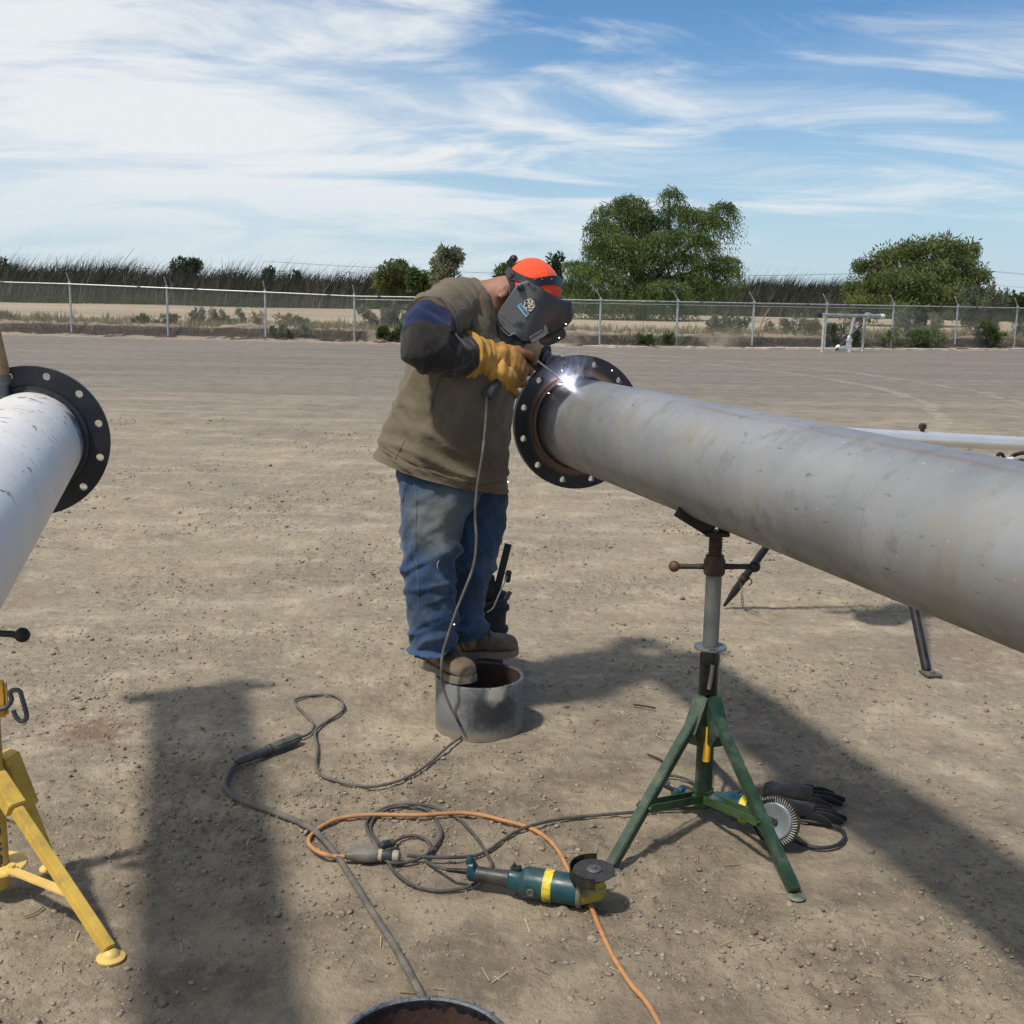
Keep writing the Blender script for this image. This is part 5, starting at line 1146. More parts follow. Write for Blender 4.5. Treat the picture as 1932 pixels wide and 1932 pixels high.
# ---- boots
def boot(label, heel, toe, z, hgt, ankle, pitch=0.0):
    heel = Vector((heel.x, heel.y, z)); toe = Vector((toe.x, toe.y, z)); d = (toe - heel); Ln = d.length; d.normalize(); s_ = d.cross(Z).normalized(); base = heel
    if pitch: d = (d + Vector((0, 0, pitch))).normalized()
    u = s_.cross(d).normalized()
    if u.z < 0: u = -u
    def P(x, y, h): return base + d * (x * Ln) + s_ * y + u * h
    rows = [(.00, .030, .100), (.03, .038, .118), (.10, .042, .128), (.22, .043, .130), (.34, .043, .118), (.46, .045, .094), (.58, .049, .078), (.72, .053, .070), (.84, .052, .066), (.92, .045, .058), (.97, .034, .046), (1.0, .016, .030)]
    R_ = lerp_list(rows, 40); v = []; f = []; n = 28
    for (x, w, h) in R_:
        for j in range(n):
            t_ = 2 * math.pi * j / n; cs, sn = math.cos(t_), math.sin(t_); hh = h * (.5 + .5 * math.copysign(abs(sn) ** .8, sn)); ww = w * math.copysign(abs(cs) ** .7, cs) * (1 - .25 * max(0, sn))
            q = P(x, ww, .024 + hh * hgt); q += (q - P(x, 0, .06)).normalized() * (.0035 * noise.noise(q * 26) + (.004 * math.sin(x * 60) * math.exp(-((x - .52) / .12) ** 2) if sn > 0 else 0)); v.append(q)
    for i in range(39):
        for j in range(n): f.append((i * n + j, i * n + (j + 1) % n, (i + 1) * n + (j + 1) % n, (i + 1) * n + j))
    f += [tuple(reversed(range(n))), tuple(39 * n + j for j in range(n))]
    mb = MB(); mb.add(v, f); mb.tube(spline([P(.18, 0, .09), P(.17, 0, .13), ankle], 4), [.054, .056, .057, .057, .057, .056, .056, .055, .055], 20)
    bo = mb.build('boot', M_boot, person, angle=60); bo['label'] = label
    mb = MB(); v = []; f = []; out = [(-.015, .0), (.0, .032), (.10, .043), (.25, .042), (.38, .038), (.5, .044), (.65, .053), (.80, .056), (.91, .050), (.98, .034), (1.015, .0)]
    ol = lerp_list(out, 32); prof2 = [(x, y) for x, y in ol] + [(x, -y) for x, y in reversed(ol[1:-1])]; m2 = len(prof2)
    for h, g in ((0, .94), (.004, 1), (.022, 1.0), (.030, .97)):
        for (x, y) in prof2: v.append(P(.5 + (x - .5) * (1 if g == 1 else g * 1.02), y * g, h + .010 * max(0, x - .75) * 1.5 + (.010 * max(0, min(1, (x - .30) / .03)) if (h == 0 and x < .62) else 0) * (1 if x > .3 else 0)))
    for i in range(3):
        for j in range(m2): f.append((i * m2 + j, i * m2 + (j + 1) % m2, (i + 1) * m2 + (j + 1) % m2, (i + 1) * m2 + j))
    f += [tuple(reversed(range(m2))), tuple(3 * m2 + j for j in range(m2))]
    mb.add(v, f); mb.build('sole', M_sole, bo, angle=35)
    mb = MB()
    for k in range(4):
        x = .34 + .055 * k; h0 = float(np.interp(x, [q[0] for q in rows], [q[2] for q in rows])) * hgt + .024
        mb.tube(spline([P(x, -.026, h0 - .012), P(x + .015, 0, h0 + .005), P(x, .026, h0 - .012)], 4), .0028, 6)
    mb.tube(spline([P(.34, -.03, .11), P(.30, -.046, .085), P(.31, -.052, .045)], 4), .0026, 6); mb.build('laces', M_lace, bo); return bo
boot('scuffed brown work boot on the near rim', gr(802, 1254, RH), gr(887, 1293, RH), RH + .001, 1.0, J['ra'] + Vector((0, 0, .02)))
boot('scuffed brown work boot on the far rim', gr(868, 1240, RH), gr(978, 1243, RH), RH + .001, .92, J['la'] + Vector((0, 0, .01)), .06)

# ---- hair, cap, headband
mb = MB(); mb.ball(HC + Vector((-.012, 0, -.012)), (.104, .085, .104), 26, 16); hv = MB()
M_cap2 = M_cap
def dome(c, r, tilt, lo, mat, name, parent, n=40, mm=20, wob=0.0):
    ax = Vector((math.cos(tilt), 0, -math.sin(tilt))); az = Vector((math.sin(tilt), 0, math.cos(tilt))); v = []; f = []
    for i in range(mm + 1):
        p = (math.pi * lo) * i / mm
        for j in range(n):
            t_ = 2 * math.pi * j / n; q = c + ax * (r[0] * math.sin(p) * math.cos(t_)) + Vector((0, 1, 0)) * (r[1] * math.sin(p) * math.sin(t_)) + az * (r[2] * math.cos(p))
            if wob: q += (q - c).normalized() * (wob * noise.noise(q * 16) + wob * .6 * math.sin(t_ * 6 + 1) * math.sin(p))
            v.append(q)
    for i in range(mm):
        for j in range(n): f.append((i * n + j, (i + 1) * n + j, (i + 1) * n + (j + 1) % n, i * n + (j + 1) % n))
    m_ = MB(); m_.add(v, f); return m_.build(name, mat, parent)
CC = at(1004, 556, 4.50); CR = (.1085, .092, .136)
hair = dome(CC + Vector((-.009, 0, -.006)), (.108, .088, .125), R(-14), .60, M_hair, 'hair', person)
cap = dome(CC, CR, R(-4), .535, M_cap, 'cap', person, 56, 28, .0016); cap['label'] = 'bright orange skull cap'
mb = MB(); cf = at(1008, 556, 4.50); mb.lathe([(.001, 0), (.02, -.001)], at(1010, 487, 4.5), (0, 0, 1), 8); 
def on_dome(x, y, k):
    d = ray(x, y); o_ = Vector((0, 0, CAM_H)) - CC; sc = Vector((1 / (CR[0] * k), 1 / (CR[1] * k), 1 / (CR[2] * k)))
    D = Vector((d.x * sc.x, d.y * sc.y, d.z * sc.z)); O = Vector((o_.x * sc.x, o_.y * sc.y, o_.z * sc.z)); a = D.dot(D); b = 2 * D.dot(O); c = O.dot(O) - 1; q = b * b - 4 * a * c
    if q < 0: q = 0
    return Vector((0, 0, CAM_H)) + d * ((-b - math.sqrt(q)) / (2 * a))
def strap(lo_, hi_, name, k=1.03):
    A = spline([on_dome(x, y, k) for x, y in hi_], 6); B = spline([on_dome(x, y, k) for x, y in lo_], 6); v = []; f = []
    for sgn in (1, -1):
        o = len(v)
        for a, b in zip(A, B):
            for q in (a, b): e = (q - CC).normalized() * .004; w = [q, q + e]; v += [Vector((z.x, CC.y + sgn * (z.y - CC.y), z.z)) for z in w]
        for i in range(len(A) - 1):
            p = o + i * 4
            for (s0, s1) in ((0, 1), (1, 3), (3, 2), (2, 0)): f.append((p + s0, p + s1, p + 4 + s1, p + 4 + s0))
    m_ = MB(); m_.add(v, f); return m_.build(name, M_black, band)
hood = None
band_mb = MB(); kn = at(964, 493, 4.50); band_mb.box(kn, .040, .050, .022, (.55, 0, .6), (0, 1, 0), (-.6, 0, .55), .004); band_mb.ball(at(969, 488, 4.5), (.016, .03, .014), 12, 8)
band = band_mb.build('head_harness', M_black, person)
strap([(954, 514), (962, 527), (980, 532), (1000, 537), (1020, 539), (1042, 537), (1060, 541)], [(960, 503), (973, 513), (987, 520), (1004, 526), (1022, 524), (1042, 521), (1057, 523)], 'strap')
mb = MB(); q = on_dome(967, 520, 1.02); mb.lathe([(.006, .0), (.0125, .0), (.0125, .007), (.006, .007)], q, (q - CC), 18, True); mb.build('ratchet', M_black, band)
mb = MB()
for x in (1009, 1023, 1041): q = on_dome(x, 527, 1.075); mb.ball(q, .003, 8, 5)
mb.build('stud', M_cap, band)

# ---- welding hood: stacked outlines give a rounded shell
def hp(zx, zy): return (920.7 + zx * .09375, 483 + zy * .09375)
YH = 4.50; HW = .118
def shell(outline, anchor, hw, k_edge, mat, name, parent, power=5.0, yc=YH, steps=(-1, -.985, -.95, -.88, -.76, -.55, -.3, 0, .3, .55, .76, .88, .95, .985, 1)):
    sm_ = spline([Vector((a, b, 0)) for a, b in outline] + [Vector((outline[0][0], outline[0][1], 0))], 5)[:-1]; an = Vector((anchor[0], anchor[1], 0)); v = []; f = []; n = len(sm_)
    for s in steps:
        k = 1 - k_edge * abs(s) ** power
        for q in sm_:
            w = an + (q - an) * k; x, y = hp(w.x, w.y); p = at(x, y, yc); p.y += s * hw; v.append(p)
    for i in range(len(steps) - 1):
        for j in range(n): f.append((i * n + j, i * n + (j + 1) % n, (i + 1) * n + (j + 1) % n, (i + 1) * n + j))
    f += [tuple(reversed(range(n))), tuple((len(steps) - 1) * n + j for j in range(n))]
    m_ = MB(); m_.add(v, f); return m_.build(name, mat, parent, angle=50)
def hood_mat():
    t = NT('scuffed_hood'); a = t.noise(16, 6, .62); b = t.noise(60, 6, .7)
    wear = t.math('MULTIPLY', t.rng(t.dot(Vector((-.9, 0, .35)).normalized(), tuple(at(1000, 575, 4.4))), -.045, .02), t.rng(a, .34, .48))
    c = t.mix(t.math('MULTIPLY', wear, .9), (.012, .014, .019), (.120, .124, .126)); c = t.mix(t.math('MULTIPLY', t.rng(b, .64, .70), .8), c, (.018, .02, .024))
    c = t.mix(t.math('MULTIPLY', t.rng(t.noise(38, 6, .7, 0, t.map(loc=(3, 1, 7))), .66, .72), .7), c, (.16, .16, .16))
    c = t.mix(t.math('MULTIPLY', t.rng(t.dist(tuple(at(1052, 618, 4.40))), .11, .03), .4), c, (.075, .038, .024))
    return t.done(c, t.rng(a, .3, .7, .34, .55), 0, t.bump(b, .12, .002), .5)
M_hood = hood_mat()
out = [(700, 520), (790, 492), (880, 520), (1050, 625), (1280, 775), (1470, 865), (1640, 905), (1700, 980), (1712, 1110), (1690, 1260), (1610, 1370), (1510, 1440), (1380, 1520), (1230, 1600), (1060, 1690), (880, 1750), (720, 1760), (560, 1640), (430, 1610), (330, 1520), (240, 1430), (180, 1220), (250, 1060), (340, 920), (470, 730), (600, 560)]
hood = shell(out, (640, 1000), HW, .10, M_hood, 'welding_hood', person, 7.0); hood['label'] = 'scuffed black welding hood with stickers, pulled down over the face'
bib = [(200, 1230), (110, 1350), (92, 1500), (140, 1690), (260, 1770), (420, 1830), (560, 1850), (720, 1800), (820, 1700), (700, 1560), (480, 1450), (330, 1330)]
shell(bib, (420, 1560), HW * .93, .06, cloth('bib_leather', (.018, .02, .026), .3, rough=.7), 'bib', hood, 6.0)
lens = [(1080, 1640), (1230, 1560), (1400, 1480), (1500, 1450), (1545, 1490), (1548, 1610), (1440, 1690), (1300, 1762), (1160, 1790), (1040, 1745)]
shell(lens, (1300, 1620), HW * .70, .05, M_black, 'lens_frame', hood, 8.0)
def hq(zx, zy, Y): x, y = hp(zx, zy); return at(x, y, Y)
Yn = YH - HW - .002
def plate(pts, y0, y1, mat, name, parent):
    n = len(pts); v = [hq(a, b, y0) for a, b in pts] + [hq(a, b, y1) for a, b in pts]; f = [tuple(reversed(range(n))), tuple(range(n, 2 * n))] + [(i, (i + 1) % n, n + (i + 1) % n, n + i) for i in range(n)]
    m_ = MB(); m_.add(v, f); o_ = m_.build(name, mat, parent, smooth=False); bm = bmesh.new(); bm.from_mesh(o_.data); bmesh.ops.recalc_face_normals(bm, faces=bm.faces[:]); bm.to_mesh(o_.data); bm.free(); return o_
M_clip = plain('grey_clip', (.10, .105, .105), .5, 0, .25, 20, .2)
plate([(830, 1660), (1140, 1490), (1180, 1560), (1150, 1610), (890, 1755)], Yn + .040, Yn - .004, M_clip, 'lens_clip', hood)
plate([(820, 1630), (1090, 1470), (1110, 1495), (840, 1655)], Yn + .040, Yn - .007, M_clip, 'lens_clip', hood)
plate([(1120, 1410), (1170, 1395), (1205, 1480), (1210, 1560), (1160, 1580), (1130, 1500)], Yn + .040, Yn - .006, M_clip, 'hinge', hood)
plate([(1030, 1710), (1150, 1640), (1310, 1640), (1290, 1700), (1230, 1750), (1100, 1745)], Yn + .055, Yn + .020, plain('lens_red', (.10, .028, .024), .4), 'lens_cover', hood)
mb = MB(); c = hq(660, 640, Yn); mb.lathe([(0, .012), (.008, .012), (.0125, .009), (.0135, .0), (.0135, -.004)], c, (0, -1, 0), 20); mb.lathe([(0, .016), (.006, .015), (.007, .011)], c, (0, -1, 0), 10); mb.build('pivot_knob', M_black, hood)
mb = MB(); c = hq(818, 560, Yn); mb.lathe([(0, .005), (.0035, .004), (.004, -.002)], c, (0, -1, 0), 12); mb.build('rivet', M_black, hood)
# stickers: a cream round badge with dark marks, and a small blue label with dark lettering
M_cream = plain('sticker_cream', (.56, .51, .40), .5, 0, .15, 60, 0); M_ink = plain('sticker_ink', (.03, .026, .022), .5); M_sblue = plain('sticker_blue', (.16, .36, .50), .4, 0, .08, 40, 0)
bc = (830, 985); pts = [(bc[0] + 112 * math.cos(a) * (1 + .06 * math.sin(7 * a)), bc[1] + 128 * math.sin(a) * (1 + .06 * math.cos(5 * a))) for a in np.linspace(0, 2 * math.pi, 36, endpoint=False)]
bd = plate(pts, Yn + .006, Yn - .0012, M_cream, 'round_sticker', hood)
for (x, y, rx, ry) in [(775, 912, 30, 24), (870, 1010, 22, 18), (835, 1060, 18, 14), (885, 1060, 16, 14), (770, 1000, 34, 24), (850, 900, 12, 40), (910, 950, 10, 34), (800, 1070, 12, 40), (812, 965, 46, 9), (765, 960, 12, 20), (905, 1000, 14, 10)]:
    plate([(x + rx * math.cos(a), y + ry * math.sin(a)) for a in np.linspace(0, 2 * math.pi, 10, endpoint=False)], Yn, Yn - .0020, M_ink, 'sticker_mark', bd)
for (p0, p1) in (((868, 858), (880, 905)), ((920, 885), (893, 922))): plate([(p0[0], p0[1]), (p1[0] - 10, p1[1]), (p1[0] + 12, p1[1] + 4)], Yn, Yn - .0016, M_cream, 'sticker_spike', bd)
sb = plate([(578, 1005), (660, 942), (835, 1160), (762, 1240)], Yn + .004, Yn - .0012, M_sblue, 'blue_sticker', hood)
for k in range(8):
    u0 = .10 + .105 * k; a0 = (655 + (828 - 655) * u0, 958 + (1172 - 958) * u0); w = (7, 10, 8, 9, 6, 10, 8, 9)[k]; dx, dy = 12.5, 15.5; nx_, ny_ = -33, 27
    plate([(a0[0] - 8, a0[1] + 6), (a0[0] - 8 + dx * w / 13, a0[1] + 6 + dy * w / 13), (a0[0] - 8 + dx * w / 13 + nx_, a0[1] + 6 + dy * w / 13 + ny_), (a0[0] - 8 + nx_, a0[1] + 6 + ny_)], Yn, Yn - .0018, M_ink if k in (0, 5, 6, 7) else plain('sticker_letter', (.05, .13, .20), .5), 'sticker_letter', sb)
plate([(606, 1022), (614, 1016), (750, 1192), (742, 1199)], Yn, Yn - .0018, plain('sticker_pale', (.42, .58, .66), .5), 'sticker_line', sb)
# bent wear edges on the lower side of the hood
for pts in ([(215, 1140), (300, 1200), (400, 1285), (490, 1345)], [(245, 1435), (330, 1520), (425, 1605), (500, 1560), (560, 1575)]):
    mb = MB(); mb.tube(spline([hq(a, b, Yn + .001) for a, b in pts], 5), .0016, 6); mb.build('scratched_edge', plain('bare_edge', (.22, .22, .215), .5, .2), hood)

# ================================================================== electrode holder, rod and arc
SA, SB_ = at(918, 749, 4.225), at(986, 658, 4.42)
eh = thing('electrode_holder', 'electrode holder gripped in the yellow glove', 'electrode holder', SA)
ds = (SB_ - SA).normalized()
mb = MB(); mb.tube([SA, SA + ds * .03, SA + ds * .055, SA + ds * .07], [.0185, .018, .0165, .0145], 18)
for k in range(7): mb.lathe([(.0178, -.0015), (.0192, 0), (.0178, .0015)], SA + ds * (.006 + k * .0058), ds, 18)
mb.build('cable_sleeve', plain('grey_black_rubber', (.05, .051, .055), .7), eh)
mb = MB(); mb.tube([SA + ds * .066, SB_ - ds * .02], .0155, 16); mb.build('handle', M_black, eh)
mb = MB(); tip = SB_; hd_ = (at(1000, 668, 4.46) - at(976, 648, 4.45)).normalized(); mb.tube([tip - hd_ * .020 + Vector((0, 0, .010)), tip + hd_ * .004 + Vector((0, 0, .008)), tip + hd_ * .016 + Vector((0, 0, .004))], [.0145, .0150, .0130], 16); mb.ball(tip + hd_ * .016 + Vector((0, 0, .004)), .0128, 12, 8); mb.build('jaw_head', plain('burnt_pink_fibre', (.36, .215, .17), .7, 0, .25, 40, .3), eh)
d_, a_, b_ = frame(DG); th = 1.102; ARC = PG + d_ * .052 + (a_ * math.cos(th) + b_ * math.sin(th)) * .186
ARC = at(1072, 726, 4.655)
E0 = at(993, 664, 4.43); mb = MB(); mb.tube([E0, ARC + (E0 - ARC).normalized() * .012], .0036, 10); mb.build('electrode', plain('electrode_flux', (.62, .62, .62), .5, .2, .15), eh)
ac = thing('welding_arc', 'blinding white welding arc at the top of the flange', 'welding arc', ARC)
t = NT('arc_light'); t.done((0, 0, 0), 1, 0, None, 0, (.93, .94, 1.0), 90); mb = MB(); mb.ball(ARC, .0115, 16, 10); mb.build('arc', t.m, ac)
ll = bpy.data.lights.new('arc_lamp', 'POINT'); ll.energy = .5; ll.color = (.82, .80, 1.0); ll.shadow_soft_size = .012; lo_ = bpy.data.objects.new('arc_lamp', ll); C.objects.link(lo_); lo_.location = ARC + Vector((-.004, -.022, .018)); adopt(lo_, ac)
t = NT('spark_glow'); t.done((0, 0, 0), 1, 0, None, 0, (1, .8, .62), 30); M_spark = t.m; mb = MB()
for k in range(7):
    u = Vector((random.gauss(0, 1), random.gauss(-.5, .7), random.gauss(.2, .8))).normalized(); r_ = random.uniform(.012, .06); p = ARC + u * r_; L = random.uniform(.003, .012); mb.tube([p, p + u * L], [random.uniform(.0004, .0010), .0002], 5)
for (x, y, Y) in [(1068, 611, 4.36), (1055, 637, 4.37), (959, 909, 4.40), (857, 1178, 4.17), (1155, 699, 4.70), (1035, 742, 4.63), (1060, 699, 4.66)]: mb.ball(at(x, y, Y), .0013, 8, 6)
sp_ = mb.build('sparks', M_spark); tag(sp_, 'tiny bright sparks thrown off by the arc', 'sparks', kind='stuff')
# smoke curling up from the arc; dense core added to give a halo
t = NT('weld_smoke'); t.t.nodes.remove(t.p); vol = t.n('ShaderNodeVolumePrincipled'); t.l(vol.outputs[0], t.out.inputs['Volume']); vol.inputs['Color'].default_value = (.78, .86, 1, 1); vol.inputs['Anisotropy'].default_value = .3
tcn = t.n('ShaderNodeTexCoord').outputs['Object']; ln = t.n('ShaderNodeVectorMath', operation='LENGTH'); t.l(tcn, ln.inputs[0])
nz = t.noise(1.9, 6, .62, 1.6, t.map((1.2, 1.2, .7), vec=tcn)); dn = t.math('MULTIPLY', t.rng(nz, .46, .72), t.rng(ln.outputs['Value'], 1.0, .25)); halo_core = t.math('MULTIPLY', t.rng(t.dist(tuple(ARC)), .06, .0), 6.0); t.l(t.math('ADD', t.math('MULTIPLY', dn, 26.0), halo_core), vol.inputs['Density'])
mb = MB(); mb.ball((0, 0, 0), 1, 20, 12); sm_o = mb.build('smoke', t.m); sm_o.location = ARC + Vector((.02, -.005, .05)); sm_o.scale = (.10, .08, .125); tag(sm_o, 'thin blue smoke curling up from the arc', 'smoke', kind='stuff')
# ================================================================== cables and tools on the ground
M_cable = plain('dusty_cable', (.105, .095, .08), .8, 0, .25, 30, .3, .002, dirt=(.19, .16, .125), dscale=12, damt=.7)
M_cord_bk = plain('dusty_black_cord', (.060, .056, .050), .75, 0, .25, 30, .2, .002, dirt=(.15, .125, .10), dscale=12, damt=.6)
M_orange = plain('orange_cord', (.43, .205, .078), .65, 0, .15, 30, .2, .002, dirt=(.34, .21, .11), dscale=8, damt=.6)
def gpath(pts, r, lift=0.0):
    return [gr(x, y, r + lift + .001 + (zz[0] if zz else 0)) for (x, y, *zz) in pts]
def wob(path, amp=.0012):
    return [p + Vector((noise.noise(p * 9) * amp, noise.noise(p * 9 + Vector((3, 3, 3))) * amp, max(-.0008, noise.noise(p * 6 + Vector((9, 1, 2)))) * amp * 1.0)) for p in path]
def line(name, pts, r, mat, parent, n=10, per=7): mb = MB(); mb.tube(wob(spline(pts, per)), r, n); return mb.build(name, mat, parent)

CR_ = .0052
wl = thing('welding_cable', 'dusty grey welding cable running from the electrode holder across the dirt', 'cable', gr(600, 1420))
hang = [(918, 750, 4.214), (917, 775, 4.185), (915, 810, 4.165), (911, 850, 4.15), (905, 890, 4.145), (899, 930, 4.145), (897, 975, 4.15), (899, 1020, 4.145), (894, 1065, 4.14), (878, 1110, 4.135), (862, 1150, 4.13), (848, 1190, 4.12), (836, 1230, 4.11), (833, 1262, 4.10), (836, 1296, 4.125), (848, 1330, 4.125), (863, 1358, 4.12)]
P1 = [at(*q) for q in hang] + gpath([(872, 1381), (868, 1391), (846, 1408), (799, 1448), (752, 1473), (696, 1484), (643, 1475), (606, 1462), (596, 1439), (599, 1414), (594, 1386), (601, 1371), (640, 1346), (648, 1330), (634, 1313), (602, 1311), (562, 1317), (557, 1327), (577, 1349), (591, 1367), (584, 1383), (566, 1391)], CR_)
line('thin_lead', P1, CR_, M_cable, wl)
P2 = gpath([(452, 1436), (438, 1449), (428, 1466), (423, 1483), (437, 1499), (471, 1516), (518, 1533), (565, 1552), (596, 1570), (621, 1596), (646, 1630), (674, 1674), (702, 1720), (742, 1782), (778, 1846), (800, 1890), (835, 1960), (880, 2050)], .0098)
line('thick_lead', P2, .0098, M_cable, wl, 12)
a = gr(566, 1391, .018); b = gr(447, 1438, .018); d = (b - a); L = d.length
mb = MB(); mb.lathe([(0, -.002), (.012, 0), (.0175, .012), (.0185, .03), (.0185, L * .46), (.0165, L * .47)], a, d, 24)
for k in range(10):
    t_ = 2 * math.pi * k / 10; _, e1, e2 = frame(d); e = e1 * math.cos(t_) + e2 * math.sin(t_); mb.add(*bar(a + d * .06 + e * .0186, a + d * .42 + e * .0186, .004, .002, e, 0))
mb.build('socket', plain('socket_rubber', (.10, .095, .08), .75, 0, .3, 20, .3, dirt=(.2, .17, .13)), wl)
mb = MB(); mb.lathe([(.0165, L * .47), (.0195, L * .48), (.0195, L * .53), (.0165, L * .54), (.0175, L * .56), (.015, L * .8), (.0125, L * .98), (.009, L * 1.02), (0, L * 1.02)], a, d, 24); mb.build('plug', plain('plug_rubber', (.05, .052, .056), .6, 0, .3, 20, .3, dirt=(.14, .12, .1)), wl)

OR = .0066
oc = thing('extension_cord', 'orange extension cord with a grey three way socket', 'cord', gr(690, 1610))
PO = gpath([(652, 1616, .012), (632, 1616, .006), (612, 1612, .012), (593, 1603, .008), (582, 1589), (590, 1573), (615, 1555), (652, 1542), (705, 1537, .004), (784, 1538, .009), (862, 1534, .006), (908, 1538), (946, 1547), (988, 1558, .0), (1017, 1571), (1042, 1591), (1058, 1613), (1072, 1640), (1095, 1675), (1113, 1706), (1129, 1745), (1146, 1783), (1165, 1818), (1192, 1859), (1220, 1892), (1245, 1934), (1272, 1985), (1290, 2040)], OR)
line('cord', PO, OR, M_orange, oc, 12)
M_sock = plain('dirty_grey_plastic', (.16, .145, .12), .6, 0, .3, 16, .3, dirt=(.05, .05, .05), dscale=10, damt=.6)
s0 = gr(652, 1615, .020); s1 = gr(713, 1607, .020); d = (s1 - s0).normalized(); side = d.cross(Z).normalized(); L = (s1 - s0).length
v = []; f = []; secs = [(0, .010, .010), (.10, .012, .012), (.30, .020, .016), (.55, .033, .018), (.65, .036, .0185), (.95, .036, .0185), (1.0, .033, .017)]
for (x, w, h) in secs:
    for j in range(20):
        t_ = 2 * math.pi * j / 20; cs, sn = math.cos(t_), math.sin(t_); v.append(s0 + d * x * L + side * w * math.copysign(abs(cs) ** .6, cs) + Z * h * math.copysign(abs(sn) ** .6, sn))
for i in range(len(secs) - 1):
    for j in range(20): f.append((i * 20 + j, i * 20 + (j + 1) % 20, (i + 1) * 20 + (j + 1) % 20, (i + 1) * 20 + j))
f += [tuple(reversed(range(20))), tuple((len(secs) - 1) * 20 + j for j in range(20))]
mb = MB(); mb.add(v, f); mb.build('socket_block', M_sock, oc, angle=45)
def plug(name, a, b, r, parent, cream):
    d = (b - a); L = d.length; mb = MB(); mb.lathe([(0, 0), (r * .95, 0), (r, L * .05), (r, L * .2), (r * .96, L * .21)], a, d, 18); p = mb.build(name, plain('plug_cream', (.34, .28, .20), .6) if cream else M_cord_bk, parent)
    mb = MB(); mb.lathe([(r * .96, L * .2), (r * .98, L * .6), (r * .85, L * .66)], a, d, 18); mb.build('barrel', plain('plug_black', (.03, .03, .034), .5), p)
    mb = MB(); mb.lathe([(r * .9, L * .66), (r * 1.0, L * .72), (r * .96, L * .92), (r * .5, L), (0, L)], a, d, 18); mb.build('cap', plain('plug_cream2', (.30, .255, .19), .6) if cream else M_cord_bk, p)

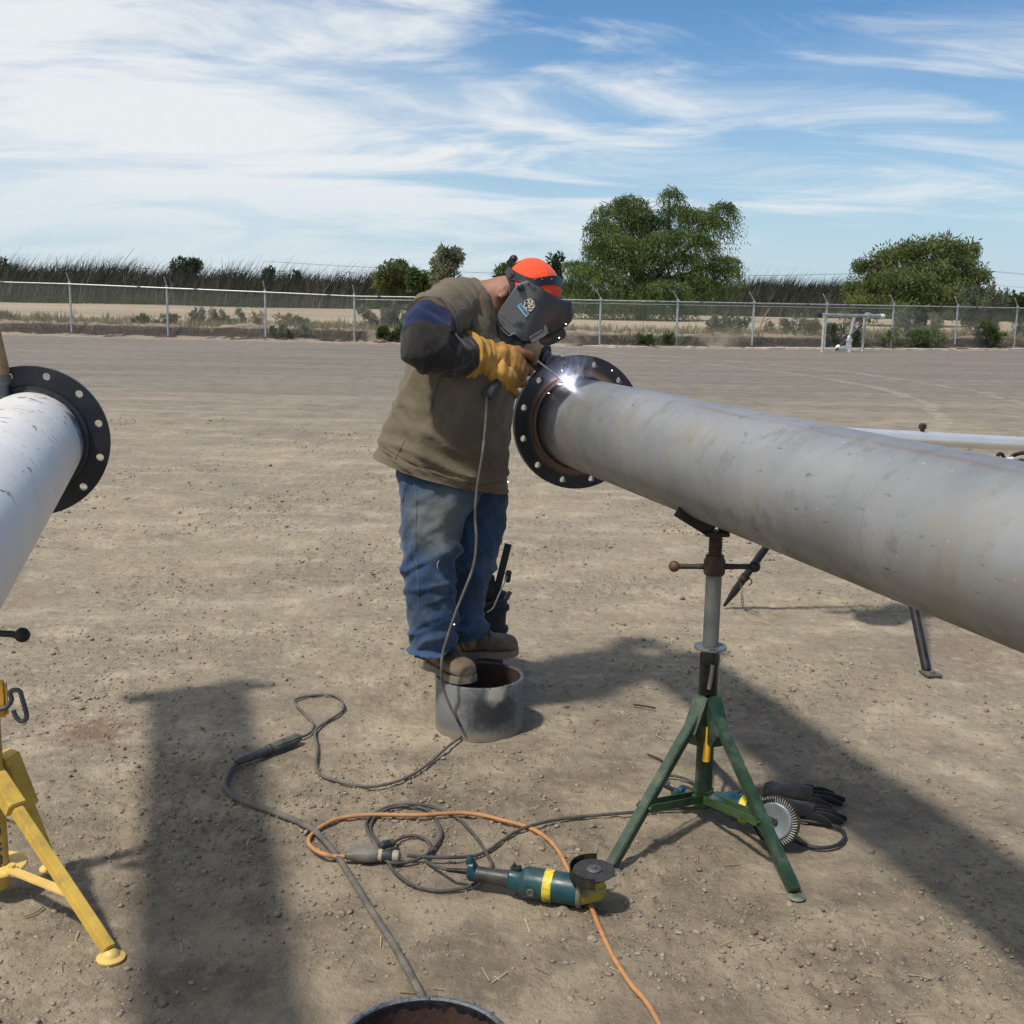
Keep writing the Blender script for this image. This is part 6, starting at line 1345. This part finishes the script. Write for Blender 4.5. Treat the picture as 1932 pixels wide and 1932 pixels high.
def grinder(label, O, ex, roll, cup, cord_pts, group, plug_a, plug_b, cream):
    """big two-hand angle grinder; O rear end of the handle on its axis, ex along the tool to the gear head, roll turns the spindle away from up"""
    ex = ex.normalized(); ey0 = Z.cross(ex).normalized(); ez0 = ex.cross(ey0); ey = ey0 * math.cos(roll) + ez0 * math.sin(roll); ez = -ey0 * math.sin(roll) + ez0 * math.cos(roll)
    g = thing('angle_grinder', label, 'angle grinder', Vector((O.x, O.y, 0)) + Vector((ex.x, ex.y, 0)) * .17, group)
    def P(x, y, z): return O + ex * x + ey * y + ez * z
    M_teal = bpy.data.materials.get('teal_plastic') or plain('teal_plastic', (.005, .050, .062), .42, 0, .25, 20, .15, .002, dirt=(.07, .072, .06), dscale=9, damt=.6)
    M_gb = bpy.data.materials.get('grinder_black') or plain('grinder_black', (.030, .029, .028), .5, 0, .3, 30, .2, dirt=(.09, .08, .065), dscale=9, damt=.5)
    M_yt = bpy.data.materials.get('grinder_yellow') or plain('grinder_yellow', (.66, .52, .03), .5, 0, .15, 20, .1, dirt=(.07, .06, .03), dscale=30, damt=.95)
    M_gy = bpy.data.materials.get('gear_yellow') or plain('gear_yellow', (.34, .30, .05), .55, .1, .3, 18, .3, dirt=(.06, .06, .05), dscale=16, damt=.9)
    M_gd = bpy.data.materials.get('guard_steel') or plain('guard_steel', (.024, .022, .020), .5, .3, .4, 20, .3, dirt=(.10, .085, .05), dscale=10, damt=.6)
    def loft(secs, n=28, e=1.0):
        v = []; f = []
        for (x, w, h, zo) in secs:
            for j in range(n):
                t_ = 2 * math.pi * j / n; cs, sn = math.cos(t_), math.sin(t_); v.append(P(x, w * math.copysign(abs(cs) ** e, cs), zo + h * math.copysign(abs(sn) ** e, sn)))
        for i in range(len(secs) - 1):
            for j in range(n): f.append((i * n + j, i * n + (j + 1) % n, (i + 1) * n + (j + 1) % n, (i + 1) * n + j))
        f += [tuple(reversed(range(n))), tuple((len(secs) - 1) * n + j for j in range(n))]; return v, f
    mb = MB(); mb.add(*loft([(.0, .020, .022, .006), (.004, .024, .030, .008), (.016, .024, .030, .007), (.024, .022, .022, 0)])); mb.tube([P(.006, 0, .030), P(.005, 0, .042), P(.010, 0, .050)], [.014, .012, .006], 12); mb.build('handle_end', M_teal, g)
    mb = MB(); mb.add(*loft([(.022, .0215, .0215, 0), (.05, .021, .021, 0), (.09, .0215, .022, 0), (.122, .024, .025, 0)])); mb.build('handle_grip', M_gb, g)
    mb = MB(); mb.add(*loft([(.116, .026, .026, .0), (.122, .030, .032, .002), (.150, .033, .033, .0), (.158, .038, .038, 0), (.168, .0425, .0425, 0), (.30, .0425, .0425, 0), (.312, .041, .041, 0)])); body = mb.build('motor_body', M_teal, g)
    mb = MB(); mb.add(*bar(P(.128, 0, .036), P(.150, 0, .040), .018, .010, ez)); mb.tube([P(.125, 0, .034), P(.132, 0, .050), P(.136, 0, .040)], [.006, .004, .004], 8); mb.build('trigger', M_gb, g)
    mb = MB(); mb.lathe([(.0428, .218), (.0436, .2185), (.0436, .2425), (.0428, .243)], O, ex, 40); mb.build('yellow_tape', M_yt, g)
    for s in (-1, 1):
        mb = MB(); c = P(.188, s * .040, -.004); mb.lathe([(.0, .004), (.006, .004), (.0065, .006), (.010, .006), (.0115, .003), (.0115, -.004)], c, ey * s, 18); mb.build('brush_cap', plain('cap_brown', (.10, .09, .065), .5) if s < 0 and cup == 0 else M_gb, body)
    mb = MB()
    for k in range(7):
        t_ = R(-150 + k * 20); mb.add(*bar(P(.166, .0428 * math.cos(t_), .0428 * math.sin(t_)), P(.180, .0428 * math.cos(t_), .0428 * math.sin(t_)), .003, .0016, ey * math.cos(t_) + ez * math.sin(t_), 0))
    mb.build('vent_slot', M_gb, body)
    mb = MB(); mb.lathe([(.0, .312), (.0445, .312), (.0455, .315), (.0455, .321), (.0445, .324), (0, .324)], O, ex, 32); mb.build('gear_plate', plain('gear_grey', (.20, .19, .14), .5, .4), g)
    mb = MB(); mb.add(*loft([(.324, .037, .036, 0), (.34, .034, .034, .004), (.36, .032, .030, .008), (.376, .026, .024, .010), (.384, .016, .016, .010)])); mb.lathe([(.030, .024), (.030, .046), (0, .046)], P(.352, 0, 0), ez, 24); mb.build('gear_head', M_gy, g)
    sp = P(.352, 0, 0)
    mb = MB(); mb.lathe([(.0, .040), (.027, .040), (.027, .056), (.009, .056), (.009, .068), (0, .068)], sp, ez, 20); mb.build('spindle', M_gb, g)
    # guard: part of a shallow drum open to the front
    v = []; f = []; n = 26; r_ = .066
    for i in range(n + 1):
        t_ = R(95) + R(190) * i / n; e = ex * math.cos(t_) + ey * math.sin(t_)
        v += [sp + e * .030 + ez * .048, sp + e * r_ + ez * .048, sp + e * r_ + ez * .080, sp + e * (r_ - .002) + ez * .080, sp + e * (r_ - .002) + ez * .0505, sp + e * .030 + ez * .0505]
    for i in range(n):
        for q in range(6): f.append((i * 6 + q, i * 6 + (q + 1) % 6, (i + 1) * 6 + (q + 1) % 6, (i + 1) * 6 + q))
    f += [(0, 1, 2, 3, 4, 5), tuple(n * 6 + q for q in (5, 4, 3, 2, 1, 0))]
    mb = MB(); mb.add(v, f); mb.build('guard', M_gd, g, angle=35)
    if not cup:
        mb = MB(); mb.lathe([(0, .066), (.0560, .066), (.0572, .0675), (.0560, .069), (0, .069)], sp, ez, 56); mb.build('cutting_disc', plain('abrasive_disc', (.032, .029, .029), .85, 0, .3, 60, .6, .002), g)
        mb = MB(); mb.lathe([(0, .069), (.0205, .069), (.0205, .0735), (.018, .075), (0, .075)], sp, ez, 28); nt_ = mb.build('clamp_nut', plain('nut_steel', (.13, .13, .14), .45, .6), g)
        mb = MB(); mb.lathe([(0, .075), (.0085, .075), (.0075, .080), (0, .081)], sp, ez, 6); mb.build('hex_tip', bpy.data.materials['nut_steel'], nt_)
    else:
        mb = MB(); mb.lathe([(0, .048), (.074, .048), (.075, .050), (.074, .052), (0, .052)], sp, ez, 40); mb.build('backing_disc', M_gd, g)
        mb = MB(); mb.lathe([(0, .070), (.036, .070), (.041, .073), (.052, .0745), (.055, .072), (.055, .060), (.036, .056), (0, .056)], sp, ez, 48); mb.build('wire_wheel', plain('wheel_zinc', (.27, .30, .32), .4, .5, .1, 20, .1), g)
        mb = MB(); mb.lathe([(.0, .0705), (.012, .0705), (.013, .076), (.010, .0785), (.006, .0785), (.006, .074), (0, .074)], sp, ez, 24); mb.build('hub_nut', plain('hub_dark', (.06, .06, .062), .4, .5), g)
        mb = MB()
        for k in range(54):
            t_ = 2 * math.pi * k / 54; e = ex * math.cos(t_) + ey * math.sin(t_); tg = -ex * math.sin(t_) + ey * math.cos(t_)
            mb.tube([sp + e * .053 + ez * .066, sp + e * .062 + tg * .001 + ez * .067, sp + e * .0725 + tg * .004 + ez * (.067 + random.uniform(-.002, .002))], [.0014, .0017, .0010], 6)
        mb.build('bristle_ring', plain('bristle_wire', (.50, .47, .42), .4, .6), g)['kind'] = 'stuff'
    mb = MB(); mb.tube([P(.004, 0, .002), P(-.03, 0, .0), P(-.062, .002, -.004)], [.0082, .0072, .0058], 12); mb.build('strain_relief', plain('relief_black', (.008, .008, .009), .25), g)
    pts = [P(-.058, .002, -.004)] + cord_pts; co = line('power_cord', pts, .0050, M_cord_bk, g, 10)
    plug('plug', plug_a, plug_b, .0175 if cream else .013, g, cream); return g
kr = .0050
c1 = gpath([(812, 1630), (804, 1620), (815, 1604), (832, 1580), (828, 1555), (808, 1530), (776, 1520, .002), (740, 1524), (712, 1537), (699, 1557), (702, 1573), (716, 1590, .0), (726, 1612), (735, 1632), (752, 1652), (784, 1672), (830, 1681), (877, 1675), (905, 1660), (928, 1636), (912, 1600, .006), (890, 1570), (862, 1543), (822, 1525), (780, 1516, .011), (742, 1519), (712, 1532), (692, 1550), (694, 1568, .01), (708, 1590, .012), (730, 1625, .004), (770, 1626), (802, 1614, .006), (813, 1599), (805, 1585), (784, 1577), (760, 1580), (742, 1590, .008)], kr)
O1 = gr(884, 1646, .047); E1 = gr(1092, 1680, .044)
grinder('teal angle grinder with a thin black cutting disc lying in the foreground', O1, E1 - O1, R(4), 0, c1, 'angle grinders', gr(714, 1597, .022), gr(744, 1589, .016), False)
c2 = gpath([(1262, 1477, .015), (1254, 1470), (1262, 1463), (1290, 1468), (1318, 1482), (1338, 1500), (1345, 1515), (1335, 1524), (1300, 1525), (1255, 1527), (1210, 1531), (1140, 1537), (1060, 1545), (1008, 1556, .010), (975, 1568), (950, 1584), (918, 1606), (890, 1615), (850, 1618, .007), (800, 1617, .007), (768, 1614, .012)], kr)
E2 = gr(1478, 1545, .072); e2 = Vector((.80, -.60, .03)).normalized(); O2 = E2 - e2 * .352
grinder('teal angle grinder with a silver wire wheel lying behind the green stand leg', O2, e2, R(76), 1, c2, 'angle grinders', gr(713, 1613, .020), gr(756, 1616, .020), True)
# loop of black cord by the wire wheel
lo = thing('spare_cord', 'loop of black cord on the dirt right of the wire wheel', 'cord', gr(1550, 1580))
line('cord', gpath([(1462, 1560), (1485, 1578), (1510, 1592), (1545, 1600), (1578, 1595), (1594, 1578), (1583, 1562), (1550, 1553), (1510, 1548), (1475, 1543)], .0058), .0058, plain('black_cord', (.02, .02, .021), .6, 0, .2, 20, .1, dirt=(.07, .06, .05)), lo, 10)
# two dark gloves thrown down under the pipe
def ground_glove(label, wr, tip, w, off):
    wr = Vector(wr); tip = Vector(tip); d = (tip - wr); L = d.length; d.normalize(); s_ = d.cross(Z).normalized(); o = thing('work_glove', label, 'glove', (wr + tip) / 2, 'dark work gloves on the dirt')
    Mg = bpy.data.materials.get('charcoal_glove') or cloth('charcoal_glove', (.012, .012, .014), .35, dirt=(.034, .031, .028))
    v = []; f = []; n = 24; secs = lerp_list([(0, .40 * w, .014), (.12, .50 * w, .020), (.3, .48 * w, .022), (.5, .50 * w, .022), (.62, .46 * w, .018)], 24)
    for (x, ww, h) in secs:
        for j in range(n):
            t_ = 2 * math.pi * j / n; q = wr + d * x * L + s_ * ww * math.cos(t_) + Z * (h + h * math.sin(t_) + .001); q += Z * (.005 * noise.noise(q * 40) if math.sin(t_) > 0 else 0); v.append(q)
    for i in range(23):
        for j in range(n): f.append((i * n + j, i * n + (j + 1) % n, (i + 1) * n + (j + 1) % n, (i + 1) * n + j))
    f += [tuple(reversed(range(n))), tuple(23 * n + j for j in range(n))]; mb = MB(); mb.add(v, f); mb.build('palm', Mg, o)
    for k in range(4):
        y0 = (k - 1.5) * .25 * w; ln_ = (.86, 1.0, .97, .84)[k]; a = wr + d * .55 * L + s_ * y0 + Z * .014; b = wr + d * L * ln_ + s_ * (y0 * 1.25 + off * (k - 1)) + Z * .010; mid = a.lerp(b, .55) + Z * .008
        pp = spline([a, mid, b], 5); mb = MB(); mb.tube(pp, [.0135 - .0004 * q for q in range(len(pp))], 12); mb.ball(pp[-1], .0090, 8, 6); mb.build('finger', Mg, o)
    a = wr + d * .30 * L - s_ * .45 * w + Z * .012; mb = MB(); pp = spline([a, a + d * .13 * L - s_ * .20 * w, a + d * .30 * L - s_ * .24 * w], 5); mb.tube(pp, .0125, 12); mb.ball(pp[-1], .012, 8, 6); mb.build('thumb', Mg, o)
ground_glove('dark work glove with spread fingers, the farther of the two by the wire wheel', gr(1440, 1498), gr(1590, 1518), .105, .006)
ground_glove('dark work glove lying nearer the black cord loop', gr(1445, 1528), gr(1592, 1553), .085, .004)
# bent twigs lying on the dirt
M_twig = plain('dark_twig', (.045, .035, .028), .9)
for (lab, pts, r_) in [('bent dark twig on the dirt between the ring and the green stand', [(1195, 1329), (1215, 1332), (1236, 1336)], .004), ('curled dark strip of scrap left of the green stand', [(1463 - 240, 1424), (1245 - 5, 1430), (1250, 1436)], .004), ('pale wood splinter in the shadow at lower left', [(45, 1728), (65, 1722), (82, 1710)], .003)]:
    o = thing('twig', lab, 'twig', gr(*pts[1])); line('stem', gpath(pts, r_), r_, M_twig if 'dark' in lab else M_straw, o, 6)
